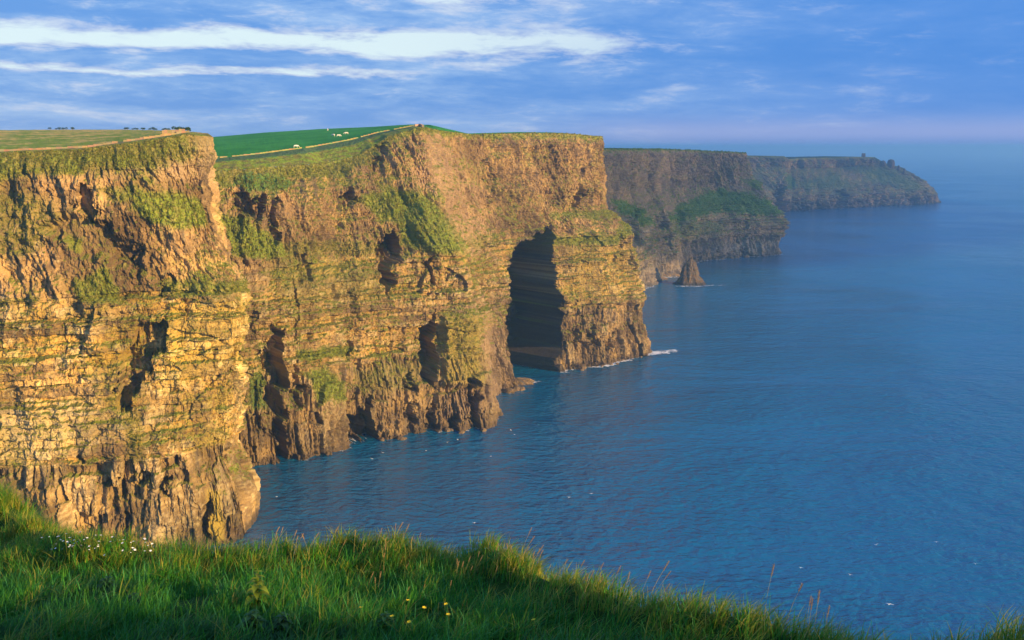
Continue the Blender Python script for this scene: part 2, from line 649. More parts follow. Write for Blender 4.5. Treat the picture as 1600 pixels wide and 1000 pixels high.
class Cliff:
    """a curtain of rock hung between a foot line on the sea and a rim line above, then broken up in metres"""
    def __init__(self, name, feet, rims, profs, seed, du, nv, zones, amp=1.0):
        self.name, self.seed = name, seed
        feet = np.array(feet, float)[:, :2]
        rims = np.array(rims, float)
        mid = 0.6 * feet + 0.4 * rims[:, :2]
        L = np.concatenate([[0], np.cumsum(np.linalg.norm(np.diff(mid, axis=0), axis=1))])
        # sample columns evenly along the coast
        nu = int(L[-1] / du) + 1
        s = np.linspace(0, L[-1], nu)
        self.L = L

        def ip(a):
            return np.stack([np.interp(s, L, a[:, k]) for k in range(a.shape[1])], -1)
        f, r = ip(feet), ip(rims)
        tk = np.linspace(0, 1, 61)
        PR = np.array([np.interp(tk, *zip(*p)) for p in profs])
        W = np.stack([np.interp(s, L, PR[:, k]) for k in range(61)], -1)          # (nu,61)
        t = np.linspace(0, 1, nv)
        w = np.stack([np.interp(t, tk, W[i]) for i in range(nu)])                # (nu,nv)
        Z = -3.0 + (r[:, 2][:, None] + 3.0) * t[None]
        XY = f[:, None, :] + (r[:, :2] - f)[:, None, :] * w[..., None]
        # outward horizontal normal of the smoothed line
        m2 = 0.6 * f + 0.4 * r[:, :2]
        k = max(3, int(9 / du)) | 1
        pad = np.pad(m2, ((k, k), (0, 0)), mode='edge')
        ker = np.hanning(2 * k + 1)
        ker /= ker.sum()
        sm = np.stack([np.convolve(pad[:, j], ker, 'valid') for j in range(2)], -1)
        tg = np.gradient(sm, axis=0)
        tg /= np.linalg.norm(tg, axis=1)[:, None] + 1e-9
        self.n = np.stack([tg[:, 1], -tg[:, 0]], -1)
        self.S, self.Z = np.meshgrid(s, t, indexing='ij')[0], Z
        self.T = np.broadcast_to(t[None], Z.shape)
        self.P0 = np.concatenate([XY, Z[..., None]], -1)
        self.qx, self.qy = project(self.P0)
        self.nu, self.nv = nu, nv
        self.D = np.zeros_like(Z)
        self.amp = amp
        self.zones = zones
        self.rims = r
        # wobble for the edges of drawn regions
        self.wx = self.qx + 9 * self.pxs() * fbm(self.S / 9, Z / 12, 5, seed + 71, 0.65)
        self.wy = self.qy + 12 * self.pxs() * fbm(self.S / 7, Z / 12, 5, seed + 72, 0.65)

    def pxs(self):
        return 1.0

    def relief(self):
        S, Z, sd, A = self.S, self.Z, self.seed, self.amp
        za, zb = self.zones                        # massive jointed base < za < bedded < zb < fluted shale
        zw = Z + 3.5 * fbm(S / 40, Z / 60, 3, sd)
        kA = 1 - sstep(zw, za - 2, za + 2)
        kC = sstep(zw, zb - 2, zb + 3)
        kB = 1 - kA - kC
        self.kA, self.kB, self.kC = kA, kB, kC
        D = 6.0 * fbm(S / 46, Z / 120, 3, sd + 1) + 3.4 * ridged(S / 30, Z / 120, 2, sd + 2)
        broken = sstep(fbm(S / 13, Z / 17, 3, sd + 30), -0.25, 0.35)           # where joints have opened
        calm = 1 - 0.7 * sstep(fbm(S / 24, Z / 20, 2, sd + 33), 0.0, 0.4)
        # base: tall joint-bounded blocks, leaning and broken
        ws = S + 2.6 * fbm(S / 10, Z / 16, 4, sd + 3) + 0.22 * Z * fbm(S / 40, Z / 80, 2, sd + 34)
        col_ = np.floor(S / 13 + 0.6 * perlin(S / 9, Z / 30, sd + 35)).astype(int)
        wz = Z + 2.6 * fbm(S / 7, Z / 9, 3, sd + 4) + 11 * rnd(col_, col_ * 0, sd)
        eA = sortbeds(5, 22, sd + 5)
        iA, dA = beds(wz, eA)
        rA, jA = bricks(ws, iA, 6.5, sd + 6)
        r2, j2 = bricks(ws + 3.1, iA * 2 + (rnd(iA, iA, 4) > 0.5), 2.6, sd + 16)
        a = (rA - 0.5) * 4.0 + (r2 - 0.5) * 1.5 * calm - broken * (2.0 * np.exp(-(jA / 0.4) ** 2) + 0.6 * np.exp(-(j2 / 0.3) ** 2)) - 0.7 * np.exp(-(dA / 0.5) ** 2) * broken
        a = a * 1.0 + 3.6 * plates(S / 7, Z / 22, 6, 3, sd + 36, 0.42, 0.58) + 1.4 * plates(S / 2.6, Z / 8, 4, 2, sd + 37, 0.4, 0.6) + 0.35 * fbm(S / 1.4, Z / 2.0, 3, sd + 7)
        # middle: beds and ledges that come and go along the face
        eB = sortbeds(0.6, 4.2, sd + 8)
        wz = Z + 1.1 * fbm(S / 40, Z / 60, 3, sd + 9) + 0.28 * fbm(S / 3, Z / 3, 3, sd + 10)
        iB, dB = beds(wz, eB)
        ws = S + 1.8 * fbm(S / 6, Z / 6, 3, sd + 11)
        rB, jB = bricks(ws, iB, 6.5, sd + 12)
        r3, j3 = bricks(ws, iB * 3 + 1, 2.4, sd + 13)
        bo = rnd(iB, np.floor(S / 30 + perlin(S / 22, Z / 9, sd + 38)).astype(int), sd + 14)
        eL = sortbeds(5, 15, sd + 15)
        iL, dL = beds(wz, eL)
        lo = rnd(iL, np.floor(S / 38 + 0.5 * perlin(S / 20, Z / 30, sd + 3)).astype(int), sd + 16)
        b = (rB - 0.5) * 1.1 * broken + (r3 - 0.5) * 0.7 * calm + (bo - 0.5) * 2.3 * (0.5 + 0.7 * calm) + (lo - 0.5) * 3.4 - broken * (0.6 * np.exp(-(jB / 0.3) ** 2) + 0.45 * np.exp(-(dB / 0.22) ** 2))
        b += 3.0 * plates(S / 12, Z / 22, 7, 4, sd + 39, 0.42, 0.58) + 1.2 * plates(S / 5, Z / 1.8, 4, 3, sd + 41, 0.4, 0.6) + 1.6 * ridged(S / 13, Z / 45, 3, sd + 17) + 0.5 * fbm(S / 1.7, Z / 1.2, 3, sd + 18)
        # top: shale, ribbed by run-off
        sl = S + 0.30 * Z + 4 * fbm(S / 15, Z / 25, 3, sd + 19)
        c = 2.6 * ridged(sl / 9.5, Z / 40, 4, sd + 20) + 3.2 * fbm(S / 19, Z / 20, 4, sd + 21) + 3.2 * plates(sl / 6, Z / 14, 6, 4, sd + 42, 0.4, 0.6) + 1.5 * plates(S / 2.2, Z / 4.5, 4, 3, sd + 43, 0.4, 0.6) + 0.6 * fbm(S / 1.2, Z / 1.8, 2, sd + 22) + (bo - 0.5) * 0.9 - 0.3
        iC = iB
        fade = 1 - 0.75 * sstep(self.T, 0.955, 1.0)
        self.D += (D + kA * a + kB * b + kC * c) * A * fade
        self.iB, self.rB, self.rA, self.lo, self.bo = iB, rB, rA, lo, bo

    def cut(self, pts, depth, soft=1.6, warp=True, worn=0.45):
        qx, qy = (self.wx, self.wy) if warp else (self.qx, self.qy)
        if warp:
            qx = qx + 4 * fbm(self.S / 2.5, self.Z / 4, 3, self.seed + 75) + 16 * plates(self.S / 7, self.Z / 9, 5, 3, self.seed + 77, 0.4, 0.6)
            qy = qy + 10 * plates(self.S / 4, self.Z / 12, 4, 2, self.seed + 78, 0.4, 0.6)
        k = inpoly(qx, qy, pts, soft, -1.5 if depth >= 10 and warp else 0.0)
        self.D = self.D * (1 - worn * k) - depth * k * (0.85 + (0.7 if worn < 0.6 else 0.25) * plates(self.S / 5, self.Z / 14, 4, 3, self.seed + 76))
        return k

    def finish(self):
        P = self.P0.copy()
        P[..., 0] += self.n[:, 0][:, None] * self.D
        P[..., 1] += self.n[:, 1][:, None] * self.D
        # little vertical jostle so that beds are not ruled lines
        P[..., 2] += 0.35 * self.amp * fbm(self.S / 6, self.Z / 5, 2, self.seed + 40) * (1 - sstep(self.T, 0.9, 1.0))
        self.P = P
        du = np.gradient(P, axis=0)
        dv = np.gradient(P, axis=1)
        nn = np.cross(du, dv)
        nn /= np.linalg.norm(nn, axis=-1)[..., None] + 1e-9
        self.up = nn[..., 2]

    def colours(self, warm=0.0, green=0.5):
        S, Z, sd = self.S, self.Z, self.seed
        f1 = fbm(S / 18, Z / 14, 4, sd + 50, 0.6) * 0.5 + 0.5
        f2 = fbm(S / 5, Z / 3.5, 4, sd + 51, 0.6) * 0.5 + 0.5
        f3 = fbm(S / 34, Z / 22, 4, sd + 52, 0.55) * 0.5 + 0.5
        f4 = fbm(S / 1.7, Z / 1.4, 3, sd + 53, 0.6) * 0.5 + 0.5
        f5 = fbm(S / 2.6, Z / 15, 4, sd + 54, 0.6) * 0.5 + 0.5            # run-off streaks
        cB = mixc(np.broadcast_to(TAN, S.shape + (3,)), OCHRE, sstep(f1, 0.4, 0.62))
        cB = mixc(cB, BROWN, sstep(self.bo * 0.45 + f2 * 0.55, 0.48, 0.68) * 0.85)
        cB = mixc(cB, PALE, sstep(self.rB * 0.30 + f2 * 0.2 + f4 * 0.5, 0.50, 0.66) * 0.7)
        cB = mixc(cB, GREY, sstep(f3, 0.56, 0.70) * 0.5)
        cA = mixc(np.broadcast_to(TAN * 0.85, S.shape + (3,)), BROWN, sstep(f1, 0.42, 0.62) * 0.85)
        cA = mixc(cA, UMBER, sstep(self.rA, 0.5, 0.9) * 0.6)
        cA = mixc(cA, GREY, sstep(f3 * 0.6 + f5 * 0.4, 0.48, 0.62) * 0.6)
        cA = mixc(cA, PALE * 0.9, sstep(f4 * 0.6 + self.rA * 0.4, 0.55, 0.75) * 0.5)
        cC = mixc(np.broadcast_to(UMBER * 1.1, S.shape + (3,)), TAN * 1.1, sstep(f1 * 0.6 + f5 * 0.4, 0.42, 0.60) * 0.9)
        cC = mixc(cC, BROWN * 0.9, sstep(f2 * 0.3 + f3 * 0.35 + f5 * 0.35, 0.48, 0.60) * 0.85)
        cC = mixc(cC, PALE * 0.9, sstep(f4 * 0.65 + f5 * 0.35, 0.57, 0.72) * 0.5)
        c = cA * self.kA[..., None] + cB * self.kB[..., None] + cC * self.kC[..., None]
        c = mixc(c, GREY * 0.7, sstep(f5, 0.56, 0.70) * 0.45)
        f6 = fbm(S / 26, Z / 30, 3, sd + 55, 0.55) * 0.5 + 0.5
        c = c * ((0.62 + 0.76 * f4) * (0.55 + 0.9 * sstep(f6, 0.25, 0.75)))[..., None]
        # lichen on the middle beds
        c = mixc(c, LICHEN, sstep(f3 * 0.45 + f4 * 0.3 + f1 * 0.25, 0.50, 0.62) * (self.kB * 0.7 + 0.2 * self.kA) * (0.35 + warm))
        # the splash zone is dark and wet
        c = mixc(c, np.array([0.055, 0.045, 0.038]), (1 - sstep(Z + 2.5 * f2, 2.5, 6.5)) * 0.8)
        # turf settles where the rock leans back
        g = sstep(self.up + 0.55 * (f1 - 0.5) + 0.5 * (f2 - 0.5), 0.62 - 0.25 * green, 0.85 - 0.25 * green)
        g = g * sstep(Z, 12, 24) * sstep(f1 + f4 * 0.3, 0.35, 0.62)
        scrub = sstep(f1 * 0.45 + f2 * 0.3 + f4 * 0.25 - 0.12 * self.kA, 0.53, 0.60) * sstep(Z, 15, 30) * (0.15 + 1.0 * green) * (0.4 + 0.6 * sstep(self.up, -0.35, 0.25))
        g = np.maximum(g, scrub * 0.85)
        self.g = g
        self.f1, self.f2, self.f3, self.f4 = f1, f2, f3, f4
        self.c = c

    def turf(self, pts, k=1.0, soft=5.0, patchy=0.5, tint=None, grow=0.0):
        m = inpoly(self.wx, self.wy, pts, soft, grow)
        m = m * k * (1 - patchy * sstep(self.f2 * 0.55 + self.f4 * 0.45, 0.50, 0.62))
        self.g = np.maximum(self.g, m)
        if tint is not None:
            self.tints = getattr(self, 'tints', []) + [(m, tint)]

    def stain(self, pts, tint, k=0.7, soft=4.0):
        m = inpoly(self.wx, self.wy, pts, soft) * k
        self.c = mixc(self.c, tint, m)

    def build(self, parent, bright=0.5):
        gc = mixc(np.broadcast_to(G_OLIVE, self.c.shape), G_BRIGHT, sstep(self.f2 * 0.6 + self.f1 * 0.4, 0.42, 0.62) * bright)
        gc = mixc(gc, G_DRY, sstep(self.f4 * 0.6 + self.f3 * 0.4, 0.52, 0.66) * 0.55)
        for m, tnt in getattr(self, 'tints', []):
            gc = mixc(gc, tnt, np.clip(m, 0, 1) * 0.8)
        gc = gc * (0.72 + 0.56 * self.f4)[..., None]
        c = mixc(self.c, gc, np.clip(self.g, 0, 1))
        P = self.P
        # tussocks stand proud of the rock
        P[..., 2] += 0.7 * self.g * np.clip(fbm(self.S / 1.6, self.Z / 1.6, 2, self.seed + 60), -0.3, 1)
        me = np_mesh('rock_face', P.reshape(-1, 3), grid_faces(self.nu, self.nv), M_ROCK, np.clip(c, 0.004, 0.9).reshape(-1, 3), {'turf': self.g})
        return obj('rock_face', me, parent)


def plateau(parent, name, cl, lines, heights_seed, colour, nu=None, nv=60, step=None, wob=0.25):
    """turf laid from the rim inland through given lines of (x,y,z); the first line is the cliff's own rim"""
    st = step or max(1, cl.nu // (nu or 260))
    idx = np.unique(np.concatenate([np.arange(0, cl.nu, st), [cl.nu - 1]]))
    rim = cl.P[idx, -1, :]
    s = np.interp(np.linspace(0, 1, cl.nu), np.linspace(0, 1, cl.nu), cl.S[:, 0])[idx]
    rows = [rim]
    for ln in lines:
        a = np.array(ln, float)
        rows.append(np.stack([np.interp(s, cl.L, a[:, k]) for k in range(3)], -1))
    rows = np.array(rows)                                      # (k, n, 3)
    kk = len(rows)
    per = [nv // 3] + [nv // max(1, kk - 2)] * (kk - 2) if kk > 2 else [nv]
    out = []
    tpar = []
    for i in range(kk - 1):
        t = np.linspace(0, 1, per[i], endpoint=(i == kk - 2))
        out.append(rows[i][None] * (1 - t)[:, None, None] + rows[i + 1][None] * t[:, None, None])
        tpar.append(t + i)
    P = np.concatenate(out)
    t = np.concatenate(tpar)
    T = np.broadcast_to(t[:, None], P.shape[:2])
    k = np.clip(T, 0, 1)
    P[..., 2] += wob * k * fbm(P[..., 0] / 9, P[..., 1] / 9, 4, heights_seed)
    C = colour(P, T)
    F = grid_faces(P.shape[0], P.shape[1])
    me = np_mesh(name, P.reshape(-1, 3), F[:, ::-1], M_TURF, np.clip(C, 0.004, 0.9).reshape(-1, 3), smooth=True)
    o = obj(name, me, parent)
    o['kind'] = 'stuff' if name == 'grass' else 'structure'
    return o


# ---------------- headland 1: the golden cliff that fills the left of the view
def headland_near():
    root = empty('headland', (-200, 360, 0))
    tag(root, 'golden layered sea cliff filling the left side, nearest headland', 'headland', kind='structure')
    w = lambda px, Y: base_at(px, Y)
    feet = [w(-190, 316), w(0, 326), w(150, 334), w(300, 342), w(392, 347), w(418, 354), (-113, 385, 0), (-142, 425, 0), (-185, 455, 0)]
    rims = [on_y(-230, 250, 346), on_y(-30, 240, 348), on_y(120, 234, 353), on_y(225, 222, 358), on_y(290, 210, 364), on_y(338, 214, 371),
            (-126, 395, 152), (-160, 428, 150), (-205, 455, 146)]
    tip = [(0, 0), (0.12, .08), (0.155, .15), (.21, .43), (.30, .43), (.38, .34), (.46, .25), (.54, .19), (.61, .17), (.64, .31), (.70, .60), (.78, .72), (.86, .86), (.94, .95), (1, 1)]
    face = [(0, 0), (0.12, .06), (0.2, .16), (.24, .24), (.40, .30), (.58, .34), (.61, .36), (.64, .44), (.72, .56), (.80, .62), (.88, .72), (.93, .80), (1, 1)]
    cl = Cliff('near', feet, rims, [face] * 4 + [tip] * 5, 11, 0.26, 560, (36, 97), 1.0)
    cl.relief()
    cl.D -= 8.5 * np.exp(-((cl.S - cl.L[5]) / 17) ** 2) * (1 - 0.8 * sstep(cl.T, 0.88, 1.0)) * (0.5 + 0.5 * sstep(cl.T, 0.0, 0.3))
    cl.D -= 8.0 * np.exp(-((cl.S - cl.L[5]) / 15) ** 2) * (1 - sstep(cl.Z, 28, 46))
    D0 = [
        ([(184, 605), (196, 560), (216, 510), (236, 500), (262, 497), (262, 548), (240, 556), (222, 596), (205, 640), (192, 642)], 7.5),
        ([(118, 330), (122, 292), (140, 284), (160, 330), (152, 345), (130, 340)], 3.5),
        ([(168, 372), (215, 392), (212, 412), (190, 404)], 4.0),
        ([(312, 796), (326, 784), (330, 846), (318, 850)], 8.0),
        ([(252, 742), (262, 735), (266, 770), (256, 766)], 5.0),
        ([(182, 750), (190, 745), (200, 778), (192, 782)], 4.5),
        ([(162, 752), (170, 748), (182, 792), (172, 790)], 4.0),
        ([(190, 800), (203, 798), (204, 848), (194, 848)], 4.5),
        ([(128, 825), (150, 838), (152, 850), (132, 850)], 4.0),
        ([(217, 735), (232, 735), (232, 752), (222, 756)], 3.0),
        ([(120, 705), (128, 702), (160, 735), (150, 735)], 3.0),
        ([(250, 440), (265, 425), (270, 440), (258, 462)], 3.5),
        ([(375, 700), (385, 690), (390, 740), (380, 735)], 3.0),
    ]
    for p, d in D0:
        cl.cut(p, d)
    # shadowed hollow below the crest and the spur beside it
    cl.cut([(70, 345), (150, 340), (230, 395), (215, 430), (150, 400), (95, 370)], 3.0, 6)
    # long ledge halfway up: the rock below stands out
    ledge = inpoly(cl.wx, cl.wy, [(-60, 474), (120, 470), (250, 458), (410, 455), (412, 480), (250, 482), (100, 492), (-60, 495)], 3)
    cl.D += 1.5 * ledge
    for cx in (270, 318, 350):
        cl.D += 2.2 * np.exp(-(((cl.qx - cx) / 11) ** 2 + ((cl.qy - 445) / 13) ** 2))
    cl.finish()
    cl.colours(0.5, 0.20)
    top = sstep(cl.T + 0.02 * (cl.f2 - 0.5) + 0.05 * (cl.f1 - 0.5), 0.915, 0.965) * (1 - sstep(cl.S, cl.L[4] - 6, cl.L[5]) * 0.8)
    cl.g = np.maximum(cl.g, top)
    cl.stain([(-40, 640), (130, 625), (250, 660), (130, 700), (-40, 720)], PALE * 1.05, 0.55, 14)
    cl.stain([(250, 235), (340, 215), (345, 290), (260, 280), (170, 270)], np.array([0.50, 0.36, 0.20]), 0.6, 14)
    cl.stain([(290, 470), (400, 460), (405, 560), (250, 610), (250, 500)], LICHEN * 1.1, 0.42, 16)
    cl.stain([(322, 770), (345, 765), (350, 845), (325, 845)], LICHEN, 0.75, 6)
    cl.stain([(120, 640), (230, 640), (230, 720), (120, 730)], BROWN, 0.45, 14)
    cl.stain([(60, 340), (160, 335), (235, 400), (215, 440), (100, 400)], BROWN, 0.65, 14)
    cl.turf([(215, 300), (260, 298), (335, 318), (342, 352), (300, 358), (240, 350), (205, 325)], 0.95, 7, 0.35, G_BRIGHT * 1.15)
    cl.turf([(150, 290), (215, 292), (240, 310), (190, 318)], 0.7, 7, 0.5, G_BRIGHT)
    cl.turf([(120, 440), (165, 415), (192, 445), (180, 470), (128, 468)], 0.9, 5, 0.3, G_BRIGHT * 0.8)
    cl.turf([(-60, 290), (60, 300), (110, 330), (60, 395), (-60, 400)], 0.65, 16, 0.75, G_OLIVE * 1.15)
    cl.turf([(105, 365), (130, 372), (128, 392), (108, 388)], 0.8, 4, 0.3, G_BRIGHT)
    cl.turf([(255, 435), (400, 440), (408, 456), (300, 462), (250, 458)], 0.75, 5, 0.4, G_BRIGHT * 0.8)
    cl.turf([(-40, 462), (70, 464), (70, 472), (-40, 474)], 0.7, 3, 0.4)
    cl.turf([(195, 640), (225, 630), (230, 720), (205, 720)], 0.55, 6, 0.5, LICHEN * 0.7)
    cl.turf([(-40, 245), (0, 262), (30, 262), (-40, 300)], 0.9, 6, 0.4, G_BRIGHT)
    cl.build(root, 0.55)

    def colr(P, T):
        qx, qy = P[..., 0], P[..., 1]
        f = fbm(qx / 30, qy / 16, 5, 301) * 0.5 + 0.5
        f2 = fbm(qx / 6, qy / 5, 4, 302) * 0.5 + 0.5
        c = mixc(np.broadcast_to(np.array([0.20, 0.29, 0.035]), P.shape), np.array([0.50, 0.38, 0.11]), sstep(f * 0.6 + f2 * 0.4 + 0.10 * (T - 1.5), 0.44, 0.60))
        c = c * (0.75 + 0.5 * f2)[..., None]
        bank = 1 - sstep(T, 0.55, 0.75)
        c = mixc(c, mixc(np.broadcast_to(G_OLIVE, P.shape), G_BRIGHT, sstep(f2, 0.45, 0.6)), bank)
        track = sstep(T, 0.72, 0.8) * (1 - sstep(T, 1.0, 1.05))
        return mixc(c, np.array([0.29, 0.20, 0.12]), track * 0.85)
    wall = [on_y(-200, 240, 363), on_y(-25, 237.5, 365), on_y(130, 231, 368), on_y(228, 217, 372), on_y(292, 207, 377), on_y(325, 208, 380), (-129, 398, 153), (-166, 430, 151), (-212, 460, 147)]
    sky = [on_y(-220, 204, 640), on_y(-40, 203.5, 640), on_y(100, 202.5, 640), on_y(200, 202.5, 620), on_y(285, 204.5, 520), on_y(305, 206.5, 400), on_y(300, 214, 412), (-195, 470, 149), (-265, 560, 146)]
    far = [(p[0] * 1.72, p[1] * 1.6, 138) for p in sky]
    plateau(root, 'pasture', cl, [wall, sky, far], 31, colr, 420, 60)
    cl.wall = wall
    cl.skyl = sky
    return root, cl


# ---------------- headland 2: the long brown cliff with the tall sea cave
def headland_cave():
    root = empty('headland', (-60, 640, 0))
    tag(root, 'long brown sea cliff with a tall dark cave and green field above', 'headland', kind='structure')
    w = lambda px, py: on_z(px, py, 0)
    feet = [w(250, 742), w(340, 733), w(430, 722), w(505, 708), w(550, 694), w(605, 685), w(690, 673), w(768, 666), w(772, 613), w(802, 604), w(880, 578), w(950, 568), w(1006, 555),
            (100, 742, 0), (72, 800, 0), (20, 860, 0)]
    Y = [p[1] for p in feet]
    rims = [on_y(240, 274, Y[0] + 52), on_y(330, 268, Y[1] + 54), on_y(405, 262, Y[2] + 56), on_y(490, 256, Y[3] + 60), on_y(505, 254, Y[4] + 60), on_y(560, 243, Y[5] + 62), on_y(605, 214, Y[6] + 62), on_y(655, 199, Y[7] + 62),
            on_y(692, 205, 600), on_y(738, 210, 628), on_y(830, 208, 664), on_y(890, 209, 692), on_y(940, 213.5, 722),
            (58, 762, 157), (36, 806, 157), (-20, 860, 156)]
    tip = [(0, 0), (.1, .06), (.2, .16), (.34, .20), (.46, .29), (.58, .38), (.633, .58), (.67, .88), (.72, .95), (.82, .98), (1, 1)]
    left = [(0, 0), (.10, .03), (.20, .09), (.25, .16), (.30, .22), (.45, .28), (.58, .34), (.66, .52), (.76, .64), (.84, .70), (.90, .80), (1, 1)]
    mid = [(0, 0), (.12, .07), (.3, .20), (.45, .34), (.6, .48), (.7, .66), (.8, .78), (.9, .90), (1, 1)]
    cave = [(0, 0), (.12, .10), (.3, .26), (.5, .42), (.6, .50), (.66, .72), (.75, .86), (.9, .95), (1, 1)]
    cl = Cliff('cave', feet, rims, [left] * 7 + [mid] * 3 + [cave] + [tip] * 5, 23, 0.45, 400, (40, 92), 1.15)
    cl.relief()
    cuts = [
        ([(585, 402), (593, 370), (606, 360), (620, 372), (618, 410), (612, 440), (605, 464), (598, 450), (590, 425)], 13),
        ([(652, 545), (654, 512), (662, 497), (676, 484), (682, 500), (680, 540), (678, 585), (684, 608), (672, 606), (662, 580)], 15),
        ([(536, 650), (556, 645), (572, 618), (584, 640), (590, 672), (586, 692), (538, 692)], 13),
        ([(403, 585), (412, 545), (430, 498), (438, 520), (446, 590), (444, 640), (452, 724), (430, 724), (428, 650), (408, 622)], 11),
        ([(455, 570), (462, 560), (470, 640), (460, 640)], 4),
        ([(420, 345), (428, 312), (436, 310), (430, 372), (419, 374)], 6),
        ([(393, 312), (410, 300), (404, 345), (396, 350)], 5),
        ([(366, 300), (386, 300), (392, 330), (380, 336)], 5),
        ([(524, 303), (540, 296), (548, 312), (534, 322)], 5),
        ([(580, 266), (594, 226), (604, 226), (598, 250), (586, 270)], 5),
        ([(640, 632), (650, 625), (653, 664), (642, 668)], 6),
        ([(666, 650), (676, 622), (680, 676), (668, 676)], 6),
        ([(632, 580), (640, 578), (642, 615), (634, 612)], 5),
        ([(700, 650), (712, 648), (716, 672), (704, 672)], 5),
        ([(728, 590), (738, 588), (744, 668), (734, 668)], 7),
        ([(470, 400), (482, 398), (486, 440), (476, 440)], 4),
        ([(664, 405), (674, 400), (678, 440), (670, 442)], 4),
        ([(535, 525), (545, 520), (545, 560), (538, 560)], 4),
        ([(890, 520), (896, 512), (900, 545), (892, 545)], 4),
        ([(915, 515), (924, 512), (926, 540), (918, 540)], 4),
        ([(948, 518), (954, 516), (956, 545), (950, 545)], 4),
        ([(890, 315), (902, 292), (906, 296), (896, 330)], 4),
        ([(760, 250), (768, 245), (780, 310), (770, 315)], 2.5),
        ([(960, 372), (966, 366), (970, 395), (962, 392)], 4),
    ]
    for p, d in cuts:
        cl.cut(p, d * 1.3)
    cl.cut([(796, 394), (803, 385), (812, 387), (820, 375), (828, 378), (834, 363), (841, 367), (848, 343), (853, 361), (857, 352), (861, 384), (858, 405), (864, 428), (861, 446), (870, 462), (867, 480), (878, 494), (873, 520), (876, 540), (868, 560), (870, 606),
            (797, 606), (790, 545), (786, 500), (791, 470), (788, 440), (793, 415)], 56, 1.0, False, 0.92)
    # hollow worn out of the upper wall right of the middle, and the leaning spur of turf
    cl.cut([(700, 215), (770, 218), (800, 340), (760, 370), (720, 330)], 5, 20)
    cl.D += 9 * inpoly(cl.qx, cl.qy, [(628, 335), (660, 318), (690, 350), (712, 392), (640, 396)], 14)
    cl.D += 5 * inpoly(cl.qx, cl.qy, [(686, 490), (735, 488), (748, 600), (690, 600)], 8)
    cl.finish()
    cl.colours(0.12, 0.24)
    cl.c = mixc(cl.c, np.array([0.25, 0.165, 0.088]), np.full(cl.S.shape, 0.28)) * 0.84
    # darker purple-brown below, as the photo shows for the wave-beaten foot
    cl.stain([(695, 470), (790, 450), (790, 620), (690, 660)], np.array([0.235, 0.165, 0.115]), 0.5, 20)
    cl.stain([(640, 215), (700, 210), (780, 380), (720, 400), (650, 280)], np.array([0.37, 0.25, 0.15]), 0.55, 20)
    cl.stain([(785, 520), (790, 420), (795, 385), (832, 352), (860, 380), (864, 440), (876, 470), (880, 520), (872, 600), (794, 600)], GREY * 0.45, 0.8, 3)  # the cave's shade deepened by painting its rock darker
    cl.stain([(880, 385), (980, 385), (990, 460), (880, 470)], LICHEN * 0.9, 0.35, 14)
    cl.stain([(680, 490), (745, 490), (750, 600), (690, 600)], LICHEN * 0.8, 0.45, 10)
    top = sstep(cl.T + 0.03 * (cl.f2 - 0.5) + 0.05 * (cl.f1 - 0.5) + 0.03 * (1 - sstep(cl.S, cl.L[5], cl.L[6])) , 0.972, 0.995)
    cl.g = np.maximum(cl.g, top)
    cl.turf([(345, 335), (372, 338), (410, 360), (462, 398), (440, 404), (362, 400), (345, 400)], 0.98, 5, 0.25, G_BRIGHT * 0.9)
    cl.turf([(358, 288), (385, 270), (425, 272), (468, 284), (450, 297), (385, 298)], 0.98, 4, 0.15, G_DEEP * 1.5)
    cl.turf([(545, 305), (600, 298), (640, 296), (672, 312), (692, 340), (716, 396), (660, 392), (622, 380), (615, 350), (585, 340)], 0.95, 6, 0.35, G_BRIGHT * 0.9)
    cl.turf([(440, 378), (585, 376), (590, 396), (450, 400)], 0.75, 6, 0.6, G_OLIVE)
    cl.turf([(420, 400), (520, 405), (600, 430), (570, 470), (430, 470)], 0.5, 14, 0.7, G_OLIVE)
    cl.turf([(458, 546), (540, 540), (560, 548), (500, 562), (460, 562)], 0.95, 4, 0.2, G_BRIGHT * 0.7)
    cl.turf([(474, 580), (505, 570), (528, 590), (528, 622), (492, 628)], 0.95, 5, 0.25, G_BRIGHT * 0.75)
    cl.turf([(388, 590), (412, 570), (418, 640), (390, 640)], 0.9, 5, 0.2, G_DEEP * 1.3)
    cl.turf([(560, 575), (690, 560), (640, 610), (560, 615)], 0.5, 10, 0.6, G_OLIVE)
    cl.turf([(686, 490), (740, 492), (748, 590), (695, 590)], 0.65, 8, 0.5, LICHEN * 0.7)
    cl.turf([(858, 366), (905, 370), (952, 364), (985, 340), (990, 356), (952, 382), (860, 384)], 0.9, 4, 0.3, G_BRIGHT * 0.7)
    cl.turf([(720, 368), (770, 374), (770, 388), (720, 388)], 0.6, 5, 0.5)
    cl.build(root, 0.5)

    def colr(P, T):
        x, y = P[..., 0], P[..., 1]
        f = fbm(x / 40, y / 40, 4, 401) * 0.5 + 0.5
        f2 = fbm(x / 5, y / 5, 4, 402) * 0.5 + 0.5
        c = mixc(np.broadcast_to(np.array([0.035, 0.235, 0.030]), P.shape), np.array([0.055, 0.285, 0.036]), sstep(f, 0.4, 0.6))
        c = c * (0.88 + 0.24 * f2)[..., None]
        bank = 1 - sstep(T + 0.12 * (f2 - 0.5), 0.62, 0.72)
        c = mixc(c, mixc(np.broadcast_to(G_OLIVE * 1.05, P.shape), G_BRIGHT * 1.1, sstep(f2, 0.42, 0.58)), bank)
        path = sstep(T, 0.66, 0.72) * (1 - sstep(T, 0.95, 0.98))
        return mixc(c, np.array([0.075, 0.110, 0.060]), path * 0.9)
